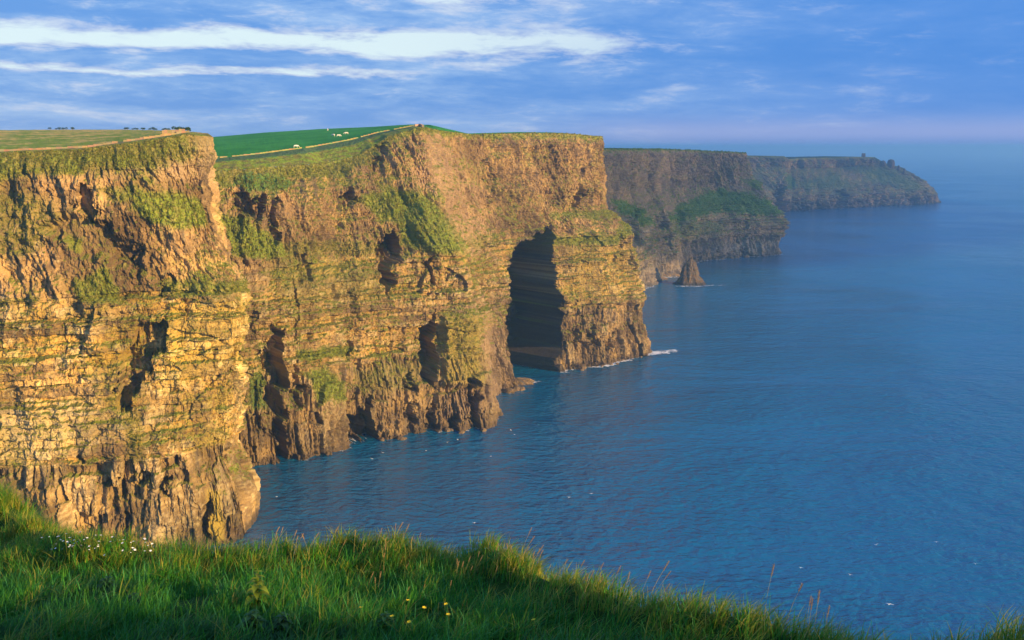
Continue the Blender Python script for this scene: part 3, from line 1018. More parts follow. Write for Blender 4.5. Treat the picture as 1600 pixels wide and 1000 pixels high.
    fence = [on_y(255, 250, Y[0] + 78), on_y(330, 247.5, Y[1] + 80), on_y(400, 241, Y[2] + 84), on_y(475, 231, Y[3] + 88), on_y(490, 229, Y[4] + 88), on_y(545, 219, Y[5] + 92), on_y(592, 207, Y[6] + 92), on_y(645, 197, Y[7] + 88),
             on_y(688, 203.5, 625), on_y(738, 209.5, 650), on_y(825, 207, 690), on_y(885, 208, 720), on_y(932, 212.5, 750), (45, 785, 158), (20, 815, 158), (-30, 850, 156)]
    sky = [on_y(200, 226, 900), on_y(300, 217, 900), on_y(345, 213, 900), on_y(420, 206.5, 900), on_y(440, 205.5, 900), on_y(500, 201.5, 900), on_y(575, 198.5, 880), on_y(640, 194.5, 760),
           on_y(672, 195, 680), on_y(730, 208.5, 720), on_y(810, 206.3, 780), on_y(860, 206.8, 810), on_y(905, 210, 830), (0, 850, 158), (-40, 870, 158), (-80, 880, 156)]
    far = [(p[0] * 1.1 - 40, p[1] + 300, 138) for p in sky]
    plateau(root, 'pasture', cl, [fence, sky, far], 41, colr, 420, 60, wob=0.15)
    cl.fence = fence
    return root, cl


# ---------------- headland 3: in cloud shade, with the stack before it
def headland_shaded():
    root = empty('headland', (230, 1200, 0))
    tag(root, 'grey shaded sea cliff with a green sloping ledge, behind the sea stack', 'headland', kind='structure')
    w = lambda px, py: on_z(px, py, 0)
    feet = [w(935, 470), w(985, 455), w(1018, 446), w(1024, 434), w(1052, 430), w(1058, 414), w(1090, 409), w(1150, 402), w(1192, 400), w(1216, 397.5), (330, 1440, 0), (270, 1560, 0)]
    Y = [p[1] for p in feet]
    rims = [on_y(925, 232.5, Y[0] + 60), on_y(960, 233, Y[1] + 60), on_y(985, 233, Y[2] + 60), on_y(1000, 232.5, Y[3] + 60), on_y(1020, 233, Y[4] + 60), on_y(1040, 233, Y[5] + 60), on_y(1070, 234, Y[6] + 60), on_y(1110, 236, Y[7] + 60), on_y(1145, 237.5, Y[8] + 58), on_y(1166, 239, Y[9] + 62),
            (292, 1470, 142), (235, 1580, 142)]
    pr = [(0, 0), (.10, .04), (.15, .09), (.30, .13), (.34, .20), (.42, .30), (.52, .50), (.62, .74), (.68, .86), (.80, .93), (1, 1)]
    pt = [(0, 0), (.15, .0), (.22, -.06), (.35, -.06), (.43, .12), (.55, .48), (.64, .62), (.70, .64), (.74, .92), (.88, .99), (1, 1)]
    cl = Cliff('shaded', feet, rims, [pr] * 9 + [pt] * 3, 37, 0.95, 190, (28, 72), 1.5)
    cl.relief()
    for p, d in [([(1030, 335), (1036, 325), (1048, 385), (1038, 385)], 10), ([(1058, 335), (1066, 335), (1068, 362), (1060, 362)], 8), ([(982, 330), (990, 320), (992, 380), (984, 385)], 8),
                 ([(1090, 395), (1096, 394), (1096, 408), (1090, 408)], 6), ([(1118, 398), (1122, 386), (1126, 404), (1120, 404)], 5), ([(1158, 388), (1166, 384), (1164, 402), (1158, 402)], 6), ([(980, 290), (988, 240), (990, 250), (986, 300)], 6), ([(1005, 420), (1013, 410), (1014, 434), (1008, 436)], 7)]:
        cl.cut(p, d, 1.0)
    cl.finish()
    cl.colours(0.0, 0.4)
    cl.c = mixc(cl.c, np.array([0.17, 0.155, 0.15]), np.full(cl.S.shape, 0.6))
    cl.stain([(1130, 378), (1215, 376), (1216, 390), (1130, 396)], np.array([0.34, 0.30, 0.24]), 0.45, 4)
    top = sstep(cl.T, 0.975, 0.995)
    cl.g = np.maximum(cl.g * 0.6, top)
    g = np.array([0.075, 0.21, 0.03])
    cl.turf([(950, 310), (968, 314), (990, 322), (1022, 352), (1000, 352), (962, 330)], 0.95, 3, 0.3, g)
    cl.turf([(1040, 334), (1065, 318), (1090, 306), (1120, 294), (1160, 300), (1200, 312), (1216, 336), (1180, 338), (1130, 330), (1080, 342), (1045, 346)], 0.98, 4, 0.3, g)
    cl.turf([(1040, 345), (1130, 345), (1130, 365), (1050, 372)], 0.55, 6, 0.6, g)
    cl.turf([(1166, 272), (1180, 278), (1186, 300), (1166, 296)], 0.8, 3, 0.4, g)
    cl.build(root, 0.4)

    def colr(P, T):
        f2 = fbm(P[..., 0] / 8, P[..., 1] / 8, 4, 501) * 0.5 + 0.5
        return mixc(np.broadcast_to(np.array([0.05, 0.085, 0.022]), P.shape), np.array([0.09, 0.10, 0.035]), f2)
    rr = np.array(rims, float)
    back = [(r[0] - 60, r[1] + 45, r[2] + 1.2) for r in rr]
    back2 = [(r[0] - 260, r[1] + 160, r[2] - 3) for r in rr]
    plateau(root, 'grass', cl, [back, back2], 51, colr, 160, 24, wob=1.2)
    return root, cl


# ---------------- headland 4: the far point with the watchtower
def headland_far():
    root = empty('headland', (900, 2600, 0))
    tag(root, 'hazy blue far headland tapering down to the sea, ruined tower on its crest', 'headland', kind='structure')
    w = lambda px, py: on_z(px, py, 0)
    feet = [w(1140, 340), w(1210, 333), w(1222, 332), w(1232, 329.5), w(1262, 328.5), w(1300, 326), w(1350, 323.5), w(1395, 321.5), w(1425, 320.5), w(1445, 319), w(1456, 318), w(1461.5, 316), (1145, 2760, 0), (1090, 2900, 0)]
    Y = [p[1] for p in feet]
    rims = [on_y(1120, 244, Y[0] + 120), on_y(1169, 243.5, Y[1] + 120), on_y(1224, 244, Y[2] + 110), on_y(1227, 249, Y[3] + 130), on_y(1255, 247, Y[4] + 130), on_y(1300, 246, Y[5] + 130), on_y(1330, 245, Y[6] + 130), on_y(1366, 245.5, Y[7] + 130),
            on_y(1378, 254, Y[8] + 120), on_y(1408, 261.5, Y[9] + 100), on_y(1432, 276, Y[10] + 80), on_y(1452, 294, Y[11] + 60), (1100, 2820, 30), (1050, 2920, 60)]
    pr = [(0, 0), (.14, .03), (.30, .06), (.36, .16), (.5, .36), (.66, .62), (.76, .80), (.80, .90), (1, 1)]
    p2 = [(0, 0), (.2, .03), (.4, .10), (.5, .25), (.75, .62), (1, 1)]
    cl = Cliff('far', feet, rims, [pr] * 8 + [p2] * 6, 53, 2.0, 120, (18, 48), 2.4)
    cl.relief()
    for p, d in [([(1205, 300), (1216, 284), (1226, 310), (1228, 334), (1206, 336)], 26), ([(1246, 320), (1256, 310), (1262, 328), (1248, 330)], 18), ([(1272, 318), (1284, 312), (1290, 328), (1274, 328)], 16),
                 ([(1300, 300), (1316, 295), (1322, 322), (1310, 324)], 16), ([(1375, 300), (1382, 296), (1384, 320), (1377, 320)], 10), ([(1422, 306), (1430, 302), (1434, 318), (1424, 318)], 12), ([(1448, 308), (1452, 304), (1454, 316), (1450, 316)], 6)]:
        cl.cut(p, d, 0.8)
    cl.finish()
    cl.colours(0.0, 0.6)
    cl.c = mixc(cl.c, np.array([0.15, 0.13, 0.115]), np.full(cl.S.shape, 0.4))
    top = sstep(cl.T, 0.96, 0.99)
    cl.g = np.maximum(cl.g * 0.7, top)
    g = np.array([0.09, 0.21, 0.04])
    cl.turf([(1218, 270), (1232, 276), (1244, 292), (1226, 296)], 0.95, 3, 0.3, g)
    cl.turf([(1244, 284), (1300, 270), (1330, 286), (1300, 296), (1250, 296)], 0.7, 4, 0.5, g)
    cl.turf([(1330, 262), (1380, 262), (1440, 290), (1430, 300), (1350, 280)], 0.75, 4, 0.5, g)
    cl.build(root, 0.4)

    def colr(P, T):
        f2 = fbm(P[..., 0] / 20, P[..., 1] / 20, 3, 601) * 0.5 + 0.5
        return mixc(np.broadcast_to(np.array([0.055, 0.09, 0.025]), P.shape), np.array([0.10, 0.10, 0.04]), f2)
    rr = np.array(rims, float)
    back = [(r[0] - 60, r[1] + 40, r[2] + 1) for r in rr]
    back2 = [(r[0] - 320, r[1] + 160, r[2] - 6) for r in rr]
    plateau(root, 'grass', cl, [back, back2], 61, colr, 150, 20, wob=1.0)
    return root, cl


H1, C1 = headland_near()
H2, C2 = headland_cave()
H3, C3 = headland_shaded()
H4, C4 = headland_far()

# ------------------------------------------------------------------ the meadow the camera stands on
EDGE = [(-60, 60), (-30, 36), (-12, 19), (-7.4, 13.2), (-5.1, 10.2), (-4.0, 9.2), (-2.6, 9.1), (-1.5, 9.2), (-0.35, 9.0), (0.27, 7.9), (1.0, 6.75), (1.75, 6.2), (2.4, 5.92), (3.6, 5.1), (6, 3.4), (11, 2.4), (24, -2), (46, -8), (90, -30)]
EDGE_X = np.array([p[0] for p in EDGE])
EDGE_Y = np.array([p[1] for p in EDGE])


def ground_z(x, y):
    """height of the meadow and of the drop beyond its lip"""
    x = np.asarray(x, float)
    y = np.asarray(y, float)
    z = EYE - 1.86 - 0.25 * y
    z = np.where(y < 0, EYE - 1.86 - 0.25 * y * np.exp(y / 40), z)
    # bank behind the camera: keeps the evening sun off the meadow
    bank = np.exp(-(((y + 9.0 + 0.10 * (x - 18)) / 3.4) ** 2)) * sstep(x, 1.0, 9.0) * (1 - sstep(x, 42, 60))
    z = z + (BANK_Z - 0.42 * sstep(x, 26, 31) - z) * bank
    z = z + 0.11 * fbm(x / 1.7, y / 1.7, 3, 91) + 0.05 * fbm(x / 0.5, y / 0.5, 2, 92)
    # tussock hummock on the lip
    z = z + 0.26 * np.exp(-(((x + 7.4) / 1.6) ** 2 + ((y - 11.0) / 1.7) ** 2)) + 0.10 * np.exp(-(((x + 0.15) / 0.75) ** 2 + ((y - 8.35) / 0.6) ** 2)) + 0.08 * np.exp(-(((x + 1.6) / 0.35) ** 2 + ((y - 8.9) / 0.5) ** 2)) + 0.10 * np.exp(-(((x - 0.75) / 0.3) ** 2 + ((y - 6.95) / 0.3) ** 2))
    e = np.interp(x, EDGE_X, EDGE_Y)
    o = y - e + 0.25 * fbm(x / 0.8, y * 0 + 3, 3, 93)
    z = z + (0.32 * np.exp(-(((o + 0.55) / 0.38) ** 2)) * (0.6 + 0.9 * fbm(x / 0.9, y * 0 + 5, 2, 97))) * (np.abs(y) < 40)
    drop = np.where(o > -0.5, 0.55 * (o + 0.5) ** 2, 0.0)
    drop = np.where(o > 1.0, 1.24 + (o - 1.0) * 2.6, drop)
    return np.maximum(z - drop, -4.0)


BANK_Z = 153.95                     # crest height of the bank


def build_meadow():
    xs = np.concatenate([np.linspace(-60, -10, 40, endpoint=False), np.linspace(-10, 6, 160, endpoint=False), np.linspace(6, 90, 80)])
    ys = np.concatenate([np.linspace(-90, -16, 24, endpoint=False), np.linspace(-16, 2, 46, endpoint=False), np.linspace(2, 15, 130, endpoint=False), np.linspace(15, 150, 90)])
    X, Yg = np.meshgrid(xs, ys, indexing='ij')
    Zg = ground_z(X, Yg)
    f = fbm(X / 0.6, Yg / 0.6, 4, 94) * 0.5 + 0.5
    c = mixc(np.broadcast_to(np.array([0.030, 0.075, 0.014]), X.shape + (3,)), np.array([0.085, 0.085, 0.030]), sstep(f, 0.5, 0.7) * 0.5)
    cliffy = sstep(Yg - np.interp(X, EDGE_X, EDGE_Y), 2, 6)
    c = mixc(c, UMBER, cliffy)
    me = np_mesh('meadow', np.stack([X, Yg, Zg], -1).reshape(-1, 3), grid_faces(len(xs), len(ys)), M_SOIL, c.reshape(-1, 3), smooth=True)
    o = obj('meadow', me)
    tag(o, 'grassy cliff-top ground sloping down to its lip at the bottom of the view', 'meadow', kind='structure')


build_meadow()


def blade(mb, x, y, h, lean, az, w, c, segs=4):
    vs = []
    dx, dy = math.cos(az), math.sin(az)
    sx, sy = -dy, dx
    for k in range(segs + 1):
        t = k / segs
        z = h * (t - 0.28 * lean * t * t)
        o = h * lean * t * t * 0.8
        ww = w * (1 - t ** 1.6) * 0.5 + 0.0002
        px, py = x + dx * o, y + dy * o
        vs += [(px - sx * ww, py - sy * ww, z), (px + sx * ww, py + sy * ww, z)]
    fs = [(2 * k, 2 * k + 1, 2 * k + 3, 2 * k + 2) for k in range(segs)]
    mb.add(vs, fs, c)


def tuft_mesh(seed, n, hmin, hmax, spread, lean, cols, w=0.006):
    rg = random.Random(seed)
    mb = MB()
    for i in range(n):
        a = rg.uniform(0, 6.283)
        r = spread * math.sqrt(rg.random())
        c = rg.choice(cols)
        k = rg.uniform(0.7, 1.25)
        # wind from the left: most blades stream to +x
        az = rg.gauss(0.0, 0.9) if rg.random() < 0.75 else rg.uniform(0, 6.283)
        blade(mb, r * math.cos(a), r * math.sin(a), rg.uniform(hmin, hmax), min(1.25, abs(rg.gauss(lean, 0.3))), az, w * rg.uniform(0.6, 1.3), tuple(v * k for v in c))
    return mb.mesh('grass_tuft', M_BLADE)


def scatter(name, pts, rot, scl, vi, variants):
    """one object of stuff: tufts set on points by geometry nodes"""
    me = bpy.data.meshes.new(name)
    me.vertices.add(len(pts))
    me.vertices.foreach_set('co', np.ascontiguousarray(pts, dtype=np.float32).ravel())
    a = me.attributes.new('rot', 'FLOAT_VECTOR', 'POINT')
    a.data.foreach_set('vector', np.ascontiguousarray(rot, dtype=np.float32).ravel())
    a = me.attributes.new('scl', 'FLOAT', 'POINT')
    a.data.foreach_set('value', np.ascontiguousarray(scl, dtype=np.float32))
    a = me.attributes.new('vi', 'INT', 'POINT')
    a.data.foreach_set('value', np.ascontiguousarray(vi, dtype=np.int32))
    me.update()
    o = obj(name, me)
    src = bpy.data.collections.new(name + '_tufts')
    for i, m in enumerate(variants):
        src.objects.link(bpy.data.objects.new('%s_tuft_%02d' % (name, i), m))
    g = bpy.data.node_groups.new(name + '_scatter', 'GeometryNodeTree')
    g.interface.new_socket('Geometry', in_out='INPUT', socket_type='NodeSocketGeometry')
    g.interface.new_socket('Geometry', in_out='OUTPUT', socket_type='NodeSocketGeometry')
    gi = g.nodes.new('NodeGroupInput')
    go = g.nodes.new('NodeGroupOutput')
    ip = g.nodes.new('GeometryNodeInstanceOnPoints')
    ci = g.nodes.new('GeometryNodeCollectionInfo')
    ci.inputs[0].default_value = src
    ci.inputs['Separate Children'].default_value = True
    ci.inputs['Reset Children'].default_value = True

    def named(nm, dt):
        n = g.nodes.new('GeometryNodeInputNamedAttribute')
        n.data_type = dt
        n.inputs[0].default_value = nm
        return n.outputs[0]
    L = g.links.new
    L(gi.outputs[0], ip.inputs['Points'])
    L(ci.outputs[0], ip.inputs['Instance'])
    ip.inputs['Pick Instance'].default_value = True
    L(named('vi', 'INT'), ip.inputs['Instance Index'])
    e2r = g.nodes.new('FunctionNodeEulerToRotation')
    L(named('rot', 'FLOAT_VECTOR'), e2r.inputs[0])
    L(e2r.outputs[0], ip.inputs['Rotation'])
    L(named('scl', 'FLOAT'), ip.inputs['Scale'])
    L(ip.outputs[0], go.inputs[0])
    md = o.modifiers.new('scatter', 'NODES')
    md.node_group = g
    return o


GREENS = [(0.060, 0.290, 0.024), (0.085, 0.325, 0.026), (0.042, 0.240, 0.030), (0.130, 0.340, 0.034), (0.060, 0.270, 0.070)]
SUNLIT_LIPS = GREENS[:2] + [(0.27, 0.36, 0.03), (0.34, 0.38, 0.035), (0.48, 0.40, 0.10), (0.42, 0.40, 0.06)]  # yellower, paler blades: the crest's sunlit look put into their colour


def build_grass():
    rg = np.random.RandomState(5)
    var = [tuft_mesh(100 + i, 26, 0.07, 0.175, 0.075, 0.65, GREENS, 0.0065) for i in range(6)]
    var += [tuft_mesh(200 + i, 26, 0.09, 0.215, 0.06, 0.8, SUNLIT_LIPS, 0.0058) for i in range(5)]
    var += [tuft_mesh(300 + i, 16, 0.08, 0.17, 0.08, 0.7, [(0.045, 0.15, 0.035), (0.06, 0.18, 0.05)], 0.012) for i in range(3)]
    n = 60000
    x = rg.uniform(-10, 6, n)
    y = rg.uniform(2.5, 16, n)
    e = np.interp(x, EDGE_X, EDGE_Y)
    keep = (y < e + 1.1) & (np.abs(x) < 0.62 * y + 2.2)
    clump = fbm(x / 0.7, y / 0.7, 3, 95)
    keep &= rg.rand(n) < (0.62 + 0.9 * clump) * (1 - 0.35 * sstep(y - e, -1.0, -0.4))
    x, y, e, clump = x[keep], y[keep], e[keep], clump[keep]
    lip = sstep(y - e, -1.5, -0.2)
    z = ground_z(x, y)
    m = len(x)
    u = rg.rand(m)
    vi = rg.randint(0, 6, m)
    lip = np.maximum(lip, sstep(y, 8.4, 9.6))
    vi = np.where(u < lip * 0.85 + 0.10, 6 + rg.randint(0, 5, m), vi)
    vi = np.where((fbm(x / 1.1, y / 1.1, 2, 96) > 0.22) & (rg.rand(m) < 0.6) & (lip < 0.5), 11 + rg.randint(0, 3, m), vi)
    rot = np.stack([rg.normal(0, 0.12, m), rg.normal(0, 0.12, m), rg.normal(-0.1, 0.55, m)], -1)
    scl = (0.85 + 0.5 * rg.rand(m)) * (1 + 0.35 * clump) * np.where(y > 11, 1.15, 1.0)
    o = scatter('grass', np.stack([x, y, z - 0.015], -1), rot, scl, vi, var)
    tag(o, 'long green windblown grass covering the cliff-top in front', 'grass', kind='stuff')
    # sparser turf on the bank and around the camera, out of the frame
    n = 9000
    x = rg.uniform(-14, 40, n)
    y = rg.uniform(-16, 4, n)
    keep = (y < np.interp(x, EDGE_X, EDGE_Y)) & ~((np.abs(x) < 2.2) & (np.abs(y) < 2.5))
    x, y = x[keep], y[keep]
    m = len(x)
    rot = np.stack([np.zeros(m), np.zeros(m), rg.normal(0, 0.6, m)], -1)
    o = scatter('grass', np.stack([x, y, ground_z(x, y) - 0.02], -1), rot, 1.0 + 0.6 * rg.rand(m), rg.randint(0, 6, m), var[:6])
    tag(o, 'grass on the bank behind the viewpoint', 'grass', kind='stuff')


build_grass()

# ------------------------------------------------------------------ tussocks growing on the cliff ledges and banks
def build_tussocks():
    rg = np.random.RandomState(8)
    pal = [(0.24, 0.29, 0.028), (0.30, 0.35, 0.028), (0.18, 0.23, 0.028), (0.32, 0.27, 0.05), (0.40, 0.31, 0.08)]
    var = [tuft_mesh(500 + i, 16, 0.35, 0.85, 0.45, 0.6, pal, 0.16) for i in range(5)]
    pal2 = [(0.13, 0.27, 0.035), (0.18, 0.33, 0.04), (0.22, 0.33, 0.05)]
    var2 = [tuft_mesh(520 + i, 16, 0.5, 1.1, 0.6, 0.6, pal2, 0.22) for i in range(4)]
    for root, cl, n, vv, k in ((H1, C1, 20000, var, 0.85), (H2, C2, 22000, var, 1.1), (H3, C3, 9000, var2, 1.5)):
        w = np.where((cl.g > 0.5) & (cl.Z > 12), np.clip(cl.g, 0, 1) ** 2, 0.0).ravel()
        idx = rg.choice(w.size, n, p=w / w.sum())
        P = cl.P.reshape(-1, 3)[idx]
        m = len(P)
        rot = np.stack([rg.normal(0, 0.25, m), rg.normal(0, 0.25, m), rg.uniform(0, 6.28, m)], -1)
        o = scatter('turf_tussocks', P - np.array([0, 0, 0.12]), rot, k * (0.55 + 0.8 * rg.rand(m)), rg.randint(0, len(vv), m), vv)
        o['kind'] = 'stuff'
        o.location = -Vector(root.location)
        o.parent = root


build_tussocks()

# ------------------------------------------------------------------ haze
def build_haze():
    mb = MB()
    mb.box((0, 20000, 81.0), (320000, 300000, 89.5))
    m, N, out = new_mat('haze_air')
    pv = N.n('ShaderNodeVolumePrincipled')
    pv.inputs['Color'].default_value = (0.36, 0.72, 1.0, 1)
    pv.inputs['Density'].default_value = 1.7e-4
    pv.inputs['Anisotropy'].default_value = 0.5
    N.l(pv.outputs[0], out.inputs['Volume'])
    o = obj('haze', mb.mesh('haze', m))
    tag(o, 'pale blue sea haze filling the air', 'haze', kind='stuff')


build_haze()
# ------------------------------------------------------------------ cloud bank out over the sea: it keeps the sun off the two far headlands
def build_cloud():
    qh = Vector((math.sin(SUN_AZ), math.cos(SUN_AZ)))
    ph = Vector((-qh.y, qh.x))
    if ph.y < 0:
        ph = -ph
    c = qh * 1930 + ph * 2030
    nu, nv = 120, 60
    th, fi = np.meshgrid(np.linspace(0, 2 * math.pi, nu), np.linspace(0, math.pi, nv), indexing='ij')
    a = np.sin(fi) * np.cos(th)
    b = np.sin(fi) * np.sin(th)
    h = np.cos(fi)
    k = 1 + 0.10 * fbm(a * 5 + 9, b * 5 + h * 2, 4, 700)
    A, B = a * 1180 * k, b * 820 * k
    H = 720 + np.where(h > 0, h * 170, h * 45) * (1 + 0.8 * fbm(a * 6, b * 6 + 5, 4, 701))
    X = c.x + ph.x * A + qh.x * B
    Yc = c.y + ph.y * A + qh.y * B
    m, N, out = new_mat('cloud_vapour')
    d = N.n('ShaderNodeBsdfDiffuse')
    d.inputs[0].default_value = (0.85, 0.86, 0.9, 1)
    t = N.n('ShaderNodeBsdfTranslucent')
    t.inputs[0].default_value = (0.85, 0.86, 0.9, 1)
    tr = N.n('ShaderNodeBsdfTransparent')
    geo = N.n('ShaderNodeNewGeometry')
    n = N.noise(geo.outputs['Position'], 0.004, 5.0, 0.6)
    m1 = N.n('ShaderNodeMixShader')
    N.l(d.outputs[0], m1.inputs[1])
    N.l(t.outputs[0], m1.inputs[2])
    m2 = N.n('ShaderNodeMixShader')
    N.l(N.m('ADD', 0.22, N.m('MULTIPLY', N.ss(n, 0.3, 0.6), 0.36)), m2.inputs[0])
    N.l(tr.outputs[0], m2.inputs[1])
    N.l(m1.outputs[0], m2.inputs[2])
    N.l(m2.outputs[0], out.inputs[0])
    me = np_mesh('cloud', np.stack([X, Yc, H], -1).reshape(-1, 3), grid_faces(nu, nv), m, smooth=True)
    tag(obj('cloud', me), 'low bank of cloud out over the sea shading the far headlands', 'cloud', kind='stuff')


build_cloud()


# ------------------------------------------------------------------ rocks in the sea and on the far point
def rock_mesh(name, c, prof, rx, ry, seed, rough=0.25, nu=72, nv=48, tint=UMBER, wet=3.0):
    """an irregular column: prof is a list of (height m, radius factor)"""
    th, t = np.meshgrid(np.linspace(0, 2 * math.pi, nu), np.linspace(0, 1, nv), indexing='ij')
    hs, rs = [p[0] for p in prof], [p[1] for p in prof]
    H = hs[0] + (hs[-1] - hs[0]) * t
    rf = np.interp(H, hs, rs)
    ca, sa = np.cos(th), np.sin(th)
    sc = max(rx, ry)
    # seamless: sample noise on the circle in two planes
    nz = 0.55 * plates(ca * 1.3 + 5, sa * 1.3 + H / sc * 0.7, 5, 4, seed) + 0.35 * fbm(ca * 3 + H / sc, sa * 3 - H / sc, 4, seed + 1) + 0.25 * (rnd(np.floor(H / (sc * 0.16) + 0.8 * perlin(ca * 2, sa * 2, seed)).astype(int), np.zeros(H.shape, int), seed) - 0.5)
    k = rf * (1 + rough * 2 * nz)
    X = c[0] + rx * k * ca
    Yy = c[1] + ry * k * sa
    Z = c[2] + H + 0.05 * sc * fbm(ca * 4, sa * 4 + H / sc, 3, seed + 2)
    f = fbm(th * 3, H / sc * 6, 4, seed + 3) * 0.5 + 0.5
    cc = mixc(np.broadcast_to(np.asarray(tint), X.shape + (3,)), GREY, sstep(f, 0.4, 0.65))
    if wet:
        cc = mixc(cc, np.array([0.05, 0.042, 0.036]), 1 - sstep(H + 2 * f, wet * 0.5, wet))
    X[-1] = X[0]
    Yy[-1] = Yy[0]
    Z[-1] = Z[0]
    return np_mesh(name, np.stack([X, Yy, Z], -1).reshape(-1, 3), grid_faces(nu, nv), M_ROCK, cc.reshape(-1, 3), {'turf': np.zeros(X.size)})


p = on_z(1080, 445.5)
tag(obj('sea_stack', rock_mesh('sea_stack', (p[0], p[1] + 8, 0), [(-3, 1.08), (0, 1.0), (3.5, .84), (7, .72), (9.5, .58), (15, .50), (20, .42), (24, .32), (25.5, .18), (28.5, .11), (29.5, 0.02)], 17, 13, 801, 0.26, 110, 90, UMBER * 0.38, 5.0)),
    'small pointed rock stack rising from the sea before the shaded cliff', 'sea stack')
for (px, py, h, rx, ry, sd_, lab) in [
        (806, 600, 3.2, 13, 8, 811, 'flat wet rock shelf in white surf at the cave mouth'),
        (788, 606, 2.6, 8, 6, 812, 'low dark rock beside the shelf left of the cave mouth'),
        (1042, 431.5, 4.5, 17, 9, 813, 'low dark reef at the cliff foot, left of the sea stack'),
        (1030, 437, 3.0, 11, 7, 814, 'small dark skerry nearer the viewer than the reef by the stack')]:
    p = on_z(px, py)
    tag(obj('rock_ledge', rock_mesh('rock_ledge', (p[0], p[1] + 3, 0), [(-2, 1.15), (0, 1.0), (h * .5, .8), (h * .8, .55), (h, 0.05)], rx, ry, sd_, 0.3, 64, 26, UMBER * 0.8, 1.6)), lab, 'rock')

# blocks fallen to the waterline
BLOCK = [rock_mesh('boulder', (0, 0, 0), [(-1.2, 0.9), (0, 1.0), (0.7, .95), (1.2, .7), (1.45, 0.05)], 1.5, 1.2, 830 + i, 0.35, 18, 12, UMBER * 0.75, 0.9) for i in range(4)]
_rg = random.Random(12)
for (cl, s0, s1, n, kmin, kmax, lab, grp) in [
        (C2, C2.L[8], C2.L[9] + 8, 9, 0.9, 2.6, 'fallen rock block at the waterline beside the cave mouth', 'fallen blocks by the cave'),
        (C2, C2.L[4], C2.L[7], 10, 0.7, 1.6, 'fallen rock block at the foot of the long brown cliff', 'fallen blocks under the brown cliff'),
        (C2, C2.L[10] + 6, C2.L[12], 8, 0.7, 1.6, 'fallen rock block at the foot of the cave headland tip', 'fallen blocks at the headland tip'),
        (C3, C3.L[2], C3.L[8], 10, 1.5, 3.5, 'fallen rock block at the foot of the shaded cliff', 'fallen blocks under the shaded cliff')]:
    for i in range(n):
        j = int(np.argmin(np.abs(cl.S[:, 0] - _rg.uniform(s0, s1))))
        q = cl.P[j, int(np.argmin(np.abs(cl.P[j, :, 2])))]
        out_ = _rg.uniform(0.3, 4.5)
        k = _rg.uniform(kmin, kmax)
        o = obj('boulder', BLOCK[_rg.randrange(4)])
        o.location = (q[0] + cl.n[j, 0] * out_, q[1] + cl.n[j, 1] * out_, -0.25 * k)
        o.rotation_euler = (_rg.uniform(-.25, .25), _rg.uniform(-.25, .25), _rg.uniform(0, 6.28))
        o.scale = (k * _rg.uniform(.8, 1.4), k, k * _rg.uniform(.6, 1.1))
        tag(o, lab, 'boulder', grp)

YH4 = on_z(1395, 321.5)[1]
for (px, pyb, h, rx, sd_, nm, prof, lab) in [
        (1391.5, 260, 19, 9.5, 821, 'rock_outcrop', [(-8, .9), (0, .95), (7, 1.0), (13, .92), (17, .62), (19, .05)], 'big rounded rock knob on the far point beside the tower'),
        (1379.5, 256, 9, 8, 822, 'rock_outcrop', [(-6, 1.1), (0, 1.0), (5, .8), (8, .5), (9, .05)], 'low rock hump between the tower and the big rounded knob'),
        (1404, 263.5, 9, 4, 823, 'rock_outcrop', [(-6, 1.2), (0, 1.0), (5, .8), (8, .5), (9, .05)], 'small rock just right of the big rounded knob on the far point'),
        (1412.5, 268.5, 10, 2.6, 824, 'rock_pillar', [(-6, 1.5), (0, 1.2), (4, .7), (8, .8), (10, .2)], 'thin rock pillar on the falling crest of the far point')]:
    p = on_y(px, pyb, YH4 + 118)
    tag(obj(nm, rock_mesh(nm, p, prof, rx, rx * 1.1, sd_, 0.2, 40, 30, GREY * 1.2, 0)), lab, 'rock')


def build_tower():
    p = on_y(1349, 246.3, YH4 + 140)
    root = empty('watchtower', p)
    tag(root, 'small square ruined stone watchtower on the crest of the far headland', 'tower')
    mb = MB()
    rg = random.Random(3)
    w, h, th = 4.0, 12.5, 0.9
    c = tuple(GREY * 1.5)
    # four walls of uneven height, one corner fallen
    for (dx, dy, hx, hy) in ((0, -w + th / 2, w, th / 2), (0, w - th / 2, w, th / 2), (-w + th / 2, 0, th / 2, w - th), (w - th / 2, 0, th / 2, w - th)):
        n = 6
        for k in range(n):
            t = (k + 0.5) / n * 2 - 1
            hh = h + rg.uniform(-0.8, 0.6) - (2.6 if (dx + t * hx > 1.5 and hx > hy and dy < 0) else 0) - (1.6 if hy > hx and dx < 0 and t > 0.3 else 0)
            if hx > hy:
                mb.box((p[0] + dx + t * hx, p[1] + dy, p[2] - 2 + hh / 2), (hx / n, hy, hh / 2 + 1), 0, c)
            else:
                mb.box((p[0] + dx, p[1] + dy + t * hy, p[2] - 2 + hh / 2), (hx, hy / n, hh / 2 + 1), 0, c)
    obj('wall', mb.mesh('wall', M_STONE), root)
    dark = plain('tower_opening', (0.03, 0.03, 0.035), 0.9)
    for (x, z, ww, hh) in ((-1.2, 3.0, 0.7, 1.3), (1.4, 6.4, 0.5, 0.9), (-1.3, 8.6, 0.5, 0.9)):
        mb = MB()
        mb.box((p[0] + x, p[1] - w - 0.003, p[2] + z), (ww, 0.06, hh))
        obj('window', mb.mesh('window', dark), root)
    mb = MB()
    mb.box((p[0], p[1] - w - 0.25, p[2] + 5.0), (w * 1.03, 0.25, 0.2), 0, c)
    obj('string_course', mb.mesh('string_course', M_STONE), root)


build_tower()


